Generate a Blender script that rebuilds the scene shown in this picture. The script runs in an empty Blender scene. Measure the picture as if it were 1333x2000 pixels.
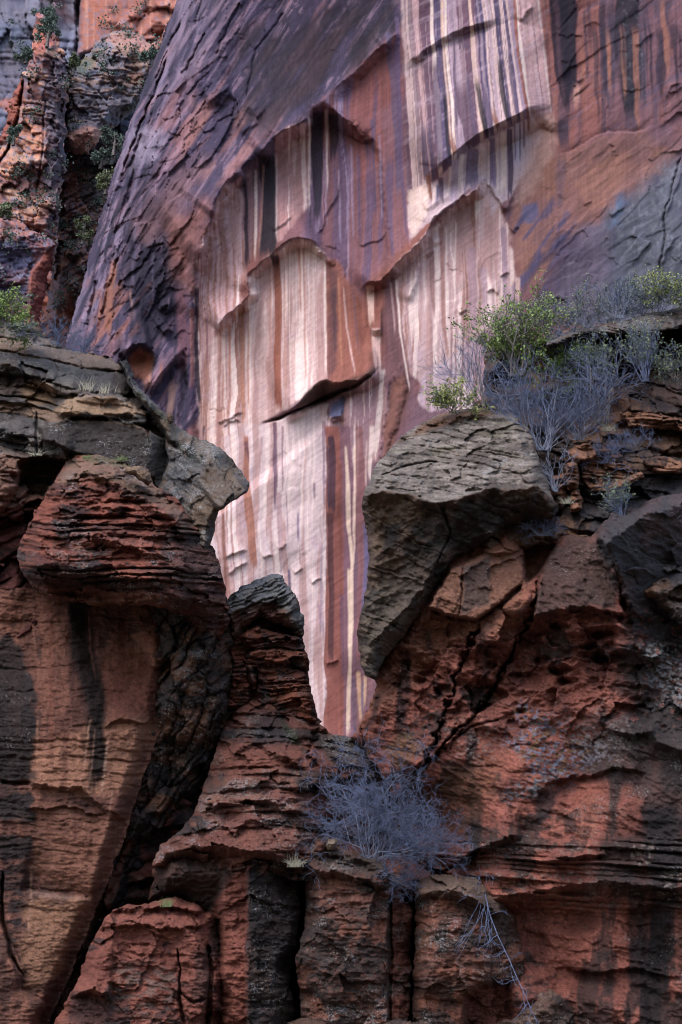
import bpy, math, random, time
import numpy as np

T0 = time.time()
scn = bpy.context.scene
col = scn.collection

# ------------------------------------------------------------------ camera
PITCH = math.radians(22.0)
HFOV = math.radians(19.5)
FPX = 1333.0 / (2 * math.tan(HFOV / 2))          # focal length in photograph pixels
EYE = np.array([0.0, 0.0, 1.7])
cam_d = bpy.data.cameras.new('camera')
cam = bpy.data.objects.new('camera', cam_d)
col.objects.link(cam)
cam.location = EYE.tolist()
cam.rotation_euler = (math.pi / 2 + PITCH, 0, 0)
cam_d.sensor_fit = 'HORIZONTAL'
cam_d.sensor_width = 24.0
cam_d.lens = 12.0 / math.tan(HFOV / 2)
cam_d.clip_start = 0.5
cam_d.clip_end = 6000
scn.camera = cam
scn.render.resolution_x, scn.render.resolution_y = 682, 1024

# ------------------------------------------------------------------ sky, soft sun, exposure
SUN_EL, SUN_AZ = math.radians(52), math.radians(-150)   # high, behind and a little left of the camera
world = bpy.data.worlds.new('World')
scn.world = world
world.use_nodes = True
wn = world.node_tree.nodes
sky = wn.new('ShaderNodeTexSky')
sky.sky_type = 'NISHITA'
sky.sun_disc = False
sky.sun_elevation = SUN_EL
sky.sun_rotation = SUN_AZ
sky.dust_density = 2.5
sky.air_density = 1.0
world.node_tree.links.new(sky.outputs[0], wn['Background'].inputs[0])
wn['Background'].inputs[1].default_value = 0.15
sun_d = bpy.data.lights.new('sun', 'SUN')
sun_d.energy = 0.95
sun_d.angle = math.radians(60)
sun_d.color = (1.0, 0.97, 0.93)
sun = bpy.data.objects.new('sun', sun_d)
col.objects.link(sun)
# direction towards the sun (azimuth measured from +Y clockwise)
sv = (math.cos(SUN_EL) * math.sin(SUN_AZ), math.cos(SUN_EL) * math.cos(SUN_AZ), math.sin(SUN_EL))
from mathutils import Vector
sun.rotation_euler = Vector(sv).to_track_quat('Z', 'Y').to_euler()
scn.view_settings.view_transform = 'Standard'
scn.view_settings.look = 'None'
scn.view_settings.gamma = 1
scn.view_settings.exposure = 1.34
scn.view_settings.use_curve_mapping = False
scn.cycles.filter_width = 1.0

# ------------------------------------------------------------------ pixel <-> world
CP, SP = math.cos(PITCH), math.sin(PITCH)
def unproject(px, py, Y):
    a = (px - 666.5) / FPX
    b = (1000.0 - py) / FPX
    dy = CP - b * SP
    dz = SP + b * CP
    return a / dy * Y, Y, EYE[2] + dz / dy * Y
def at(px, py, Y):
    x, y, z = unproject(float(px), float(py), float(Y))
    return Vector((x, y, z))
def ppm(Y):                                         # photograph pixels per metre at depth Y
    return FPX * 0.94 / Y

# ------------------------------------------------------------------ noise
_rng = np.random.default_rng(7)
TAB = _rng.random((256, 256)).astype(np.float32)
def vnoise(x, y, seed=0):
    x = np.asarray(x, np.float32) + seed * 17.37
    y = np.asarray(y, np.float32) + seed * 29.71
    xi = np.floor(x); yi = np.floor(y)
    xf = x - xi; yf = y - yi
    xi = xi.astype(np.int32) & 255; yi = yi.astype(np.int32) & 255
    xj = (xi + 1) & 255; yj = (yi + 1) & 255
    u = xf * xf * (3 - 2 * xf); v = yf * yf * (3 - 2 * yf)
    a = TAB[yi, xi]; b = TAB[yi, xj]; c = TAB[yj, xi]; d = TAB[yj, xj]
    a = a + (b - a) * u
    c = c + (d - c) * u
    return a + (c - a) * v
def fbm(x, y, octs=4, seed=0, gain=0.5):            # about -1..1
    s = 0; amp = 1.0; tot = 0
    for i in range(octs):
        s = s + amp * (vnoise(x, y, seed + i * 3.1) * 2 - 1)
        tot += amp
        amp *= gain
        x, y = 1.63 * x + 1.22 * y, -1.22 * x + 1.63 * y
    return s / tot * 1.5
def fbma(x, y, octs=4, seed=0, gain=0.5):           # keeps its axes (for stretched noise)
    s = 0; amp = 1.0; tot = 0
    for i in range(octs):
        s = s + amp * (vnoise(x, y, seed + i * 3.1) * 2 - 1)
        tot += amp
        amp *= gain
        x, y = 2.03 * x + 3.3, 2.03 * y + 1.7
    return s / tot * 1.5
def ridged(x, y, octs=4, seed=0):
    s = 0; amp = 1.0; tot = 0
    for i in range(octs):
        s = s + amp * (1 - np.abs(vnoise(x, y, seed + i * 3.1) * 2 - 1))
        tot += amp
        amp *= 0.5
        x, y = 1.63 * x + 1.22 * y, -1.22 * x + 1.63 * y
    return s / tot
def worley(x, y, seed=0):
    """F1, F2, two random values and the offset to the nearest cell centre"""
    x = np.asarray(x, np.float32); y = np.asarray(y, np.float32)
    xi = np.floor(x).astype(np.int32); yi = np.floor(y).astype(np.int32)
    f1 = np.full(x.shape, 9.0, np.float32); f2 = f1.copy()
    r0 = np.zeros_like(f1); r1 = np.zeros_like(f1); ox = np.zeros_like(f1); oy = np.zeros_like(f1)
    s = int(seed * 13 + 5)
    for j in (-1, 0, 1):
        for i in (-1, 0, 1):
            cx = xi + i; cy = yi + j
            hx = TAB[(cy + s) & 255, (cx + 3 * s) & 255]; hy = TAB[(cy + 7 * s + 91) & 255, (cx + s + 37) & 255]
            dx = x - (cx + hx); dy = y - (cy + hy)
            d = np.sqrt(dx * dx + dy * dy)
            near = d < f1
            f2 = np.where(near, f1, np.minimum(f2, d))
            f1 = np.where(near, d, f1)
            r0 = np.where(near, TAB[(cy + s + 11) & 255, (cx + 53) & 255], r0)
            r1 = np.where(near, TAB[(cy + 77) & 255, (cx + s + 19) & 255], r1)
            ox = np.where(near, dx, ox); oy = np.where(near, dy, oy)
    return f1, f2, r0, r1, ox, oy
def sstep(a, b, x):
    t = np.clip((x - a) / (b - a), 0, 1)
    return t * t * (3 - 2 * t)

# ------------------------------------------------------------------ colours (sRGB bytes as seen -> albedo)
KALB = 0.62
def C(r, g, b):
    def f(v):
        v /= 255.0
        return v / 12.92 if v <= 0.04045 else ((v + 0.055) / 1.055) ** 2.4
    return np.array([f(r), f(g), f(b)], np.float32) * KALB

# ------------------------------------------------------------------ sculpted rock masses
class Mass:
    """A rock body: a sheet of points over its outline, each at its own depth, closed behind by a skirt and a back."""
    def __init__(s, outline, Y0, step=2.0, edge_noise=4.0, edge_scale=22.0, edge_r=0.0, edge_m=0.0, clip=None, seed=0, back=3.0, pad=0):
        s.outline = np.array(outline, np.float32)
        s.Y0 = Y0; s.seed = seed; s.step = step; s.back = back
        x0, y0 = s.outline.min(0) - 12; x1, y1 = s.outline.max(0) + 12
        s.x0, s.y0 = x0, y0
        s.w = int((x1 - x0) / step) + 1; s.h = int((y1 - y0) / step) + 1
        s.PX, s.PY = np.meshgrid((x0 + np.arange(s.w) * step).astype(np.float32), (y0 + np.arange(s.h) * step).astype(np.float32))
        s.P = np.zeros((s.h, s.w), np.float32)        # protrusion towards the viewer, metres
        s.col = np.zeros((s.h, s.w, 3), np.float32)
        s.lich = np.zeros((s.h, s.w), np.float32)     # how thickly lichen grows
        s.sd = s.sdf(s.outline)
        if edge_noise:
            s.sd = s.sd + edge_noise * fbm(s.PX / edge_scale, s.PY / edge_scale, 4, seed + 50, 0.55)
        if edge_r:
            s.round_edge(edge_r, edge_m)
        s.m = ppm(Y0)
    # windows -------------------------------------------------------
    def win(s, pts, mar):
        pts = np.asarray(pts, np.float32)
        a, b = pts.min(0) - mar, pts.max(0) + mar
        c0 = max(0, int((a[0] - s.x0) / s.step)); c1 = min(s.w, int((b[0] - s.x0) / s.step) + 2)
        r0 = max(0, int((a[1] - s.y0) / s.step)); r1 = min(s.h, int((b[1] - s.y0) / s.step) + 2)
        return slice(r0, max(r0, r1)), slice(c0, max(c0, c1))
    def sdf(s, poly, sl=None):
        """signed distance to a closed polygon (negative inside), worked out on every third point"""
        sl = sl or (slice(0, s.h), slice(0, s.w))
        PX = s.PX[sl]; PY = s.PY[sl]
        h, w = PX.shape
        if h == 0 or w == 0:
            return np.zeros((h, w), np.float32)
        ri = np.unique(np.append(np.arange(0, h, 3), h - 1)); ci = np.unique(np.append(np.arange(0, w, 3), w - 1))
        X = PX[np.ix_(ri, ci)]; Y = PY[np.ix_(ri, ci)]
        p = np.asarray(poly, np.float32)
        best = np.full(X.shape, 1e9, np.float32); ins = np.zeros(X.shape, bool)
        for i in range(len(p)):
            ax, ay = p[i]; bx, by = p[(i + 1) % len(p)]
            ex, ey = bx - ax, by - ay
            L = ex * ex + ey * ey + 1e-9
            t = np.clip(((X - ax) * ex + (Y - ay) * ey) / L, 0, 1)
            dx = X - (ax + t * ex); dy = Y - (ay + t * ey)
            best = np.minimum(best, dx * dx + dy * dy)
            if ay != by:
                c = ((ay > Y) != (by > Y)) & (X < (bx - ax) * (Y - ay) / (by - ay) + ax)
                ins ^= c
        d = np.sqrt(best); d = np.where(ins, -d, d)
        # bilinear back to full size
        fr = np.interp(np.arange(h), ri, np.arange(len(ri))); fc = np.interp(np.arange(w), ci, np.arange(len(ci)))
        r0 = np.minimum(fr.astype(int), max(len(ri) - 2, 0)); c0 = np.minimum(fc.astype(int), max(len(ci) - 2, 0))
        tr = (fr - r0)[:, None].astype(np.float32); tc = (fc - c0)[None, :].astype(np.float32)
        r1 = np.minimum(r0 + 1, len(ri) - 1); c1 = np.minimum(c0 + 1, len(ci) - 1)
        d = d.astype(np.float32)
        top = d[r0][:, c0] * (1 - tc) + d[r0][:, c1] * tc
        bot = d[r1][:, c0] * (1 - tc) + d[r1][:, c1] * tc
        return top * (1 - tr) + bot * tr
    def line(s, pts, sl):
        """distance, signed distance (positive on the upper side of a line drawn left to right) and 0..1 run along a polyline"""
        X = s.PX[sl]; Y = s.PY[sl]
        p = np.asarray(pts, np.float32)
        seg = np.hypot(*(p[1:] - p[:-1]).T); tot = seg.sum(); acc = 0
        best = np.full(X.shape, 1e9, np.float32); sg = np.zeros_like(best); run = np.zeros_like(best)
        for i in range(len(p) - 1):
            ax, ay = p[i]; ex, ey = p[i + 1] - p[i]
            L = ex * ex + ey * ey + 1e-9
            t = np.clip(((X - ax) * ex + (Y - ay) * ey) / L, 0, 1)
            dx = X - (ax + t * ex); dy = Y - (ay + t * ey)
            d = dx * dx + dy * dy
            near = d < best
            best = np.where(near, d, best)
            sg = np.where(near, -(ex * dy - ey * dx), sg)
            run = np.where(near, (acc + t * seg[i]) / tot, run)
            acc += seg[i]
        d = np.sqrt(best)
        return d, np.where(sg >= 0, d, -d), run
    # sculpting -----------------------------------------------------
    def round_edge(s, r, m):
        n = vnoise(s.PX / 55, s.PY / 55, s.seed + 81)
        e = np.clip(-s.sd / (r * (0.25 + 1.0 * n)), 0, 1)
        s.P -= m * (0.35 + 1.0 * n) * (0.6 * (1 - e) + 0.4 * (1 - np.sqrt(np.clip(1 - (1 - e) ** 2, 0, 1))))
    def ledge(s, pts, h, L=60, k=1.0, jit=3.0, taper=0.12, flat=0.0):
        """rock above the line stands out by h metres, dying away over L pixels upwards, with an underside below the line"""
        elev = PITCH + math.atan((1000 - np.mean([q[1] for q in pts])) / FPX)
        under = max(2.5, abs(h) * s.m * math.sin(elev) * k)
        sl = s.win(pts, max(under, L * 3) + 8)
        d, g, run = s.line(pts, sl)
        if jit:
            g = g + jit * fbm(s.PX[sl] / 14, s.PY[sl] / 14, 3, s.seed + 3) + jit * 1.3 * (worley(s.PX[sl] / 17, s.PY[sl] / 30, s.seed + 2)[2] - .5)
        p = np.asarray(pts, np.float32); ch = p[-1] - p[0]
        run = ((s.PX[sl] - p[0, 0]) * ch[0] + (s.PY[sl] - p[0, 1]) * ch[1]) / (ch[0] ** 2 + ch[1] ** 2)
        tp = sstep(-0.02, taper, run) * sstep(1.02, 1 - taper, run)
        up = np.exp(-np.clip(g - flat, 0, None) / L)
        f = np.where(g >= 0, up, np.clip(1 + g / under, 0, 1))
        # off the ends of the line
        s.P[sl] += h * tp * f
    def recess(s, poly, depth, ramp=4.0, jit=3.0, js=14, keep=None):
        sl = s.win(poly, ramp * 2 + jit * 2)
        d = s.sdf(poly, sl) + jit * fbm(s.PX[sl] / js, s.PY[sl] / js, 3, s.seed + 5)
        s.P[sl] -= depth * sstep(ramp, -ramp, d)
    def bulge(s, poly, h, r, jit=2.0, js=16, pw=2.0):
        sl = s.win(poly, 10)
        d = s.sdf(poly, sl) + jit * fbm(s.PX[sl] / js, s.PY[sl] / js, 3, s.seed + 6)
        e = np.clip(-d / r, 0, 1)
        s.P[sl] += h * (1 - (1 - e) ** pw) ** (1 / pw)
    def plane(s, poly, gx, gy, c=0.0, ramp=3.0, jit=2.0, js=14, flatten=0.0):
        """tilt a facet: metres per 100 px in x and y about the polygon's centre; flatten removes what was there"""
        sl = s.win(poly, ramp * 2 + jit * 2)
        d = s.sdf(poly, sl) + jit * fbm(s.PX[sl] / js, s.PY[sl] / js, 3, s.seed + 8)
        m = sstep(ramp, -ramp, d)
        cx, cy = np.mean(np.asarray(poly), 0)
        s.P[sl] = s.P[sl] * (1 - m * flatten) + m * (c + gx * (s.PX[sl] - cx) / 100 + gy * (s.PY[sl] - cy) / 100)
    def crack(s, pts, w=3.0, depth=0.5, jit=2.5, taper=0.08, js=22):
        sl = s.win(pts, w * 4 + jit * 2)
        d, g, run = s.line(pts, sl)
        g = g + jit * fbm(s.PX[sl] / js, s.PY[sl] / js, 3, s.seed + 4)
        tp = sstep(0, taper, run) * sstep(1, 1 - taper, run)
        ww = w * (0.4 + 0.9 * vnoise(s.PX[sl] / 45, s.PY[sl] / 45, s.seed + 9)) * (0.3 + 0.7 * tp)
        s.P[sl] -= depth * tp * np.exp(-(g / ww) ** 2)
    def strata(s, mask=1.0, ang=0.0, tmin=8, tmax=26, amp=0.25, groove=0.12, warp=10, wscale=120, seed=1, along=110, gw=2.0, sl=None, curve=None):
        sl = sl or (slice(0, s.h), slice(0, s.w))
        X = s.PX[sl]; Y = s.PY[sl]
        a = math.radians(ang)
        q = Y * math.cos(a) + X * math.sin(a) + warp * fbm(X / wscale, Y / wscale, 4, seed + 21)
        q = q + 0.16 * warp * fbm(X / 17, Y / 13, 3, seed + 23)
        if curve is not None:
            q = q + curve(X, Y)
        rr = np.random.default_rng(int(seed * 101 + 3))
        lo = float(q.min()) - 5; hi = float(q.max()) + 60
        ed = [lo]
        while ed[-1] < hi:
            t = tmin + (tmax - tmin) * rr.random() ** 1.6
            ed.append(ed[-1] + t)
        ed = np.array(ed, np.float32); th = np.diff(ed); amps = rr.random(len(th)).astype(np.float32)
        idx = np.clip(np.searchsorted(ed, q) - 1, 0, len(th) - 1)
        f = (q - ed[idx]) / th[idx]
        al = vnoise(X / along + Y * math.sin(a) / along, idx * 7.31, seed + 31)
        a_ = amps[idx] * 0.45 + al * 0.75
        prof = np.minimum(1, f * 2.2 + 0.02) ** 0.6 * (1 - 0.75 * np.clip((f - 0.82) / 0.18, 0, 1) ** 2)
        dist = np.minimum(f, 1 - f) * th[idx]
        eid = idx + (f > 0.5)                                       # the joint this point is nearest to
        gmod = sstep(0.42, 0.85, vnoise(X / 38 + 3.3 * (eid % 17), eid * 3.7, seed + 41)) * (0.35 + TAB[(eid * 5) & 255, (eid * 11 + 3) & 255])
        fade = sstep(0.15, 0.7, vnoise(X / (along * 1.3) + 5.1 * (idx % 13), Y / (along * .8), seed + 43)) * 0.85 + 0.15
        gwid = gw * (0.7 + 0.9 * vnoise(X / 12, Y / 12, seed + 45))
        s.P[sl] += mask * (amp * a_ * (prof * fade + 0.4 * (1 - fade)) - groove * gmod * np.exp(-(dist / gwid) ** 2))
        return idx, f, a_
    def facets(s, mask, sx, sy, amp, tilt=0.5, ang=0.0, seed=1, groove=0.0, warp=0.25, sl=None):
        sl = sl or (slice(0, s.h), slice(0, s.w))
        X = s.PX[sl]; Y = s.PY[sl]
        a = math.radians(ang); ca, sa = math.cos(a), math.sin(a)
        u = (X * ca - Y * sa) / sx; v = (X * sa + Y * ca) / sy
        wx = warp * fbm(u * 1.7, v * 1.7, 3, seed + 61); wy = warp * fbm(u * 1.7, v * 1.7, 3, seed + 71)
        f1, f2, r0, r1, ox, oy = worley(u + wx, v + wy, seed)
        z = (r0 - 0.5) + tilt * ((r1 - 0.5) * 2 * ox + (r0 * 7 % 1 - 0.5) * 2 * oy)
        s.P[sl] += mask * (amp * z - groove * np.exp(-((f2 - f1) / 0.07) ** 2))
        return r0, r1
    def rough(s, mask, scale, amp, octs=5, seed=1, sx=1.0, sy=1.0, ang=0.0, gain=0.5, sl=None, ridge=False):
        sl = sl or (slice(0, s.h), slice(0, s.w))
        X = s.PX[sl]; Y = s.PY[sl]
        a = math.radians(ang); ca, sa = math.cos(a), math.sin(a)
        u = (X * ca - Y * sa) / (scale * sx); v = (X * sa + Y * ca) / (scale * sy)
        n = (ridged(u, v, octs, seed) - 0.5) * 2 if ridge else fbm(u, v, octs, seed, gain)
        s.P[sl] += mask * amp * n
        return n
    # painting ------------------------------------------------------
    def mask(s, poly, feather=6, jit=6, js=25, octs=4, sd=0):
        full = np.zeros((s.h, s.w), np.float32)
        sl = s.win(poly, feather + jit * 2)
        d = s.sdf(poly, sl) + jit * fbm(s.PX[sl] / js, s.PY[sl] / js, octs, s.seed + sd + 7)
        full[sl] = sstep(feather, -feather, d)
        return full
    def paint(s, m, c, a=1.0):
        m = np.clip(m * a, 0, 1)
        if np.ndim(m) == 2: m = m[..., None]
        s.col += (c - s.col) * m
    def zone(s, poly, c, a=1.0, feather=6, jit=6, js=25, tex=None, sd=0):
        sl = s.win(poly, feather + jit * 2)
        d = s.sdf(poly, sl) + jit * fbm(s.PX[sl] / js, s.PY[sl] / js, 4, s.seed + sd + 7)
        m = sstep(feather, -feather, d) * a
        if tex is not None: m = m * tex[sl]
        s.col[sl] += (c - s.col[sl]) * m[..., None]
    def streak(s, pts, w, c, a=1.0, soft=1.5, jit=1.2, top=8, bot=40, rag=0.35):
        """a stain running down: pts (x, y) from top to bottom, w one width or one per point"""
        p = np.asarray(pts, np.float32)
        ws = np.full(len(p), w, np.float32) if np.isscalar(w) else np.asarray(w, np.float32)
        sl = s.win(p, float(ws.max()) + 8)
        X = s.PX[sl]; Y = s.PY[sl]
        if X.size == 0: return
        xc = np.interp(Y, p[:, 1], p[:, 0]); wd = np.interp(Y, p[:, 1], ws) / 2
        wd = wd * (1 + rag * (vnoise(X / 9, Y / 60, s.seed + 11) * 2 - 1))
        d = np.abs(X + jit * fbma(X / 20, Y / 45, 3, s.seed + 12) - xc) - wd
        fade = sstep(p[0, 1] - 2, p[0, 1] + top, Y) * sstep(p[-1, 1] + 2, p[-1, 1] - bot, Y + 25 * (vnoise(X / 3.5, Y / 400, s.seed + 13) - 0.5))
        m = sstep(soft, -soft, d) * fade * a
        s.col[sl] += (c - s.col[sl]) * m[..., None]
    # mesh ----------------------------------------------------------
    def build(s, name, material, parent=None, ground=False, close=True, yfun=None):
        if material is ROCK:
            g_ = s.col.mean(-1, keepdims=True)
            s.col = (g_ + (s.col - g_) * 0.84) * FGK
        st = s.step
        gy, gx = np.gradient(s.sd, st)
        gl = np.sqrt(gx * gx + gy * gy) + 1e-6
        gx /= gl; gy /= gl
        out = s.sd > 0
        near = s.sd < st * 1.0
        push = np.where(out & near, np.clip(s.sd, 0, st), 0)
        X = s.PX - gx * push; Yp = s.PY - gy * push
        depth = s.Y0 - s.P
        if yfun is not None: depth = depth + yfun(s.PX, s.PY)
        wx, wy, wz = unproject(X.astype(np.float64), Yp.astype(np.float64), depth.astype(np.float64))
        n = near
        cell = n[:-1, :-1] & n[1:, :-1] & n[:-1, 1:] & n[1:, 1:]
        anyin = ~(out[:-1, :-1] & out[1:, :-1] & out[:-1, 1:] & out[1:, 1:])
        cell &= anyin
        ids = np.arange(s.h * s.w).reshape(s.h, s.w)
        a = ids[:-1, :-1][cell]; b = ids[:-1, 1:][cell]; c = ids[1:, 1:][cell]; d = ids[1:, :-1][cell]
        quads = np.stack([a, d, c, b], 1)             # facing the viewer (-Y)
        V = np.stack([wx, wy, wz], -1).reshape(-1, 3)
        full = np.concatenate([s.col, np.clip(s.lich * .62, 0, 1)[..., None]], -1)
        Cc = full.reshape(-1, 4)
        used = np.zeros(len(V), bool); used[quads.ravel()] = True
        remap = np.cumsum(used) - 1
        quads = remap[quads]
        idx = np.nonzero(used)[0]
        V = V[idx]; Cc = Cc[idx]
        npx = X.ravel()[idx]; npy = Yp.ravel()[idx]; ngx = gx.ravel()[idx]; ngy = gy.ravel()[idx]; dep = depth.ravel()[idx]
        if close:
            # boundary edges -> skirt going back and inwards
            E = np.concatenate([quads[:, [0, 1]], quads[:, [1, 2]], quads[:, [2, 3]], quads[:, [3, 0]]])
            key = E.min(1).astype(np.int64) * len(V) + E.max(1)
            u, first, cnt = np.unique(key, return_index=True, return_counts=True)
            BE = E[first[cnt == 1]]
            bv = np.unique(BE); m2 = np.full(len(V), -1); 
            rings = [(0.25, 1.5), (0.6, 5.0), (1.0, 14.0)]
            prev = None; base = len(V); newV = [V]; newC = [Cc]; newQ = [quads]
            cur = np.full(len(V), -1); cur[bv] = bv
            low = npy[bv] > s.outline[:, 1].max() - 3
            for (fb, inw) in rings:
                if ground:
                    zz = np.where(low, 1, 0)
                else:
                    zz = np.zeros(len(bv))
                Yb = dep[bv] + s.back * fb
                x2, y2, z2 = unproject(npx[bv] - ngx[bv] * inw, npy[bv] - ngy[bv] * inw, Yb)
                if ground:                             # the foot runs down to the ground
                    x2 = np.where(low, V[bv, 0], x2); y2 = np.where(low, V[bv, 1], y2)
                    z2 = np.where(low, V[bv, 2] * (1 - fb) + (-0.4) * fb, z2)
                nv = np.stack([x2, y2, z2], 1)
                ni = np.full(newV[0].shape[0], -1); ni[bv] = base + np.arange(len(bv))
                newV.append(nv); newC.append(Cc[bv])
                q = np.stack([cur[BE[:, 1]], cur[BE[:, 0]], ni[BE[:, 0]], ni[BE[:, 1]]], 1)
                newQ.append(q)
                cur = ni; base += len(bv)
            # coarse back
            k = max(1, int(12 / st))
            sdk = s.sd[::k, ::k]; ink = sdk < -8
            if ink.shape[0] > 1 and ink.shape[1] > 1:
                Xk = s.PX[::k, ::k]; Yk = s.PY[::k, ::k]
                dk = depth[::k, ::k] + s.back * 0.98
                bx, by, bz = unproject(Xk.astype(float), Yk.astype(float), dk.astype(float))
                idk = np.arange(ink.size).reshape(ink.shape)
                ck = ink[:-1, :-1] & ink[1:, :-1] & ink[:-1, 1:] & ink[1:, 1:]
                qk = np.stack([idk[:-1, :-1][ck], idk[:-1, 1:][ck], idk[1:, 1:][ck], idk[1:, :-1][ck]], 1)
                if len(qk):
                    us = np.unique(qk); rm = np.full(ink.size, -1); rm[us] = base + np.arange(len(us))
                    newV.append(np.stack([bx, by, bz], -1).reshape(-1, 3)[us]); newC.append(full[::k, ::k].reshape(-1, 4)[us])
                    newQ.append(rm[qk]); base += len(us)
            V = np.concatenate(newV); Cc = np.concatenate(newC); quads = np.concatenate(newQ)
        ob = mesh_object(name, V, quads, material, parent, Cc)
        return ob
    def surf(s, px, py):
        """world point of the sculpted surface at a place of the photograph"""
        c = int(round((px - s.x0) / s.step)); r = int(round((py - s.y0) / s.step))
        c = min(max(c, 0), s.w - 1); r = min(max(r, 0), s.h - 1)
        return at(px, py, s.Y0 - float(s.P[r, c]))

def mesh_object(name, V, quads, material, parent=None, colors=None, smooth=True):
    me = bpy.data.meshes.new(name)
    k = quads.shape[1]
    me.vertices.add(len(V)); me.vertices.foreach_set('co', np.asarray(V, np.float32).ravel())
    me.loops.add(quads.size); me.loops.foreach_set('vertex_index', quads.astype(np.int32).ravel())
    me.polygons.add(len(quads))
    me.polygons.foreach_set('loop_start', (np.arange(len(quads)) * k).astype(np.int32))
    me.polygons.foreach_set('use_smooth', np.full(len(quads), smooth))
    if colors is not None:
        ca = me.color_attributes.new('albedo', 'FLOAT_COLOR', 'POINT')
        rgba = np.ones((len(V), 4), np.float32); rgba[:, :3] = np.clip(colors[:, :3], 0.004, 0.9); rgba[:, 3] = colors[:, 3]
        ca.data.foreach_set('color', rgba.ravel())
    me.update(calc_edges=True)
    if material: me.materials.append(material)
    ob = bpy.data.objects.new(name, me)
    col.objects.link(ob)
    if parent is not None:
        ob.parent = parent
        ob.matrix_parent_inverse = parent.matrix_world.inverted() if False else ob.matrix_parent_inverse
        ob.location = -parent.location
    return ob
def tag(o, label=None, cat=None, group=None, kind=None):
    if label: o['label'] = label
    if cat: o['category'] = cat
    if group: o['group'] = group
    if kind: o['kind'] = kind
    return o
def empty(name, loc, label, cat, group=None):
    o = bpy.data.objects.new(name, None)
    o.location = loc
    col.objects.link(o)
    return tag(o, label, cat, group)

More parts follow.
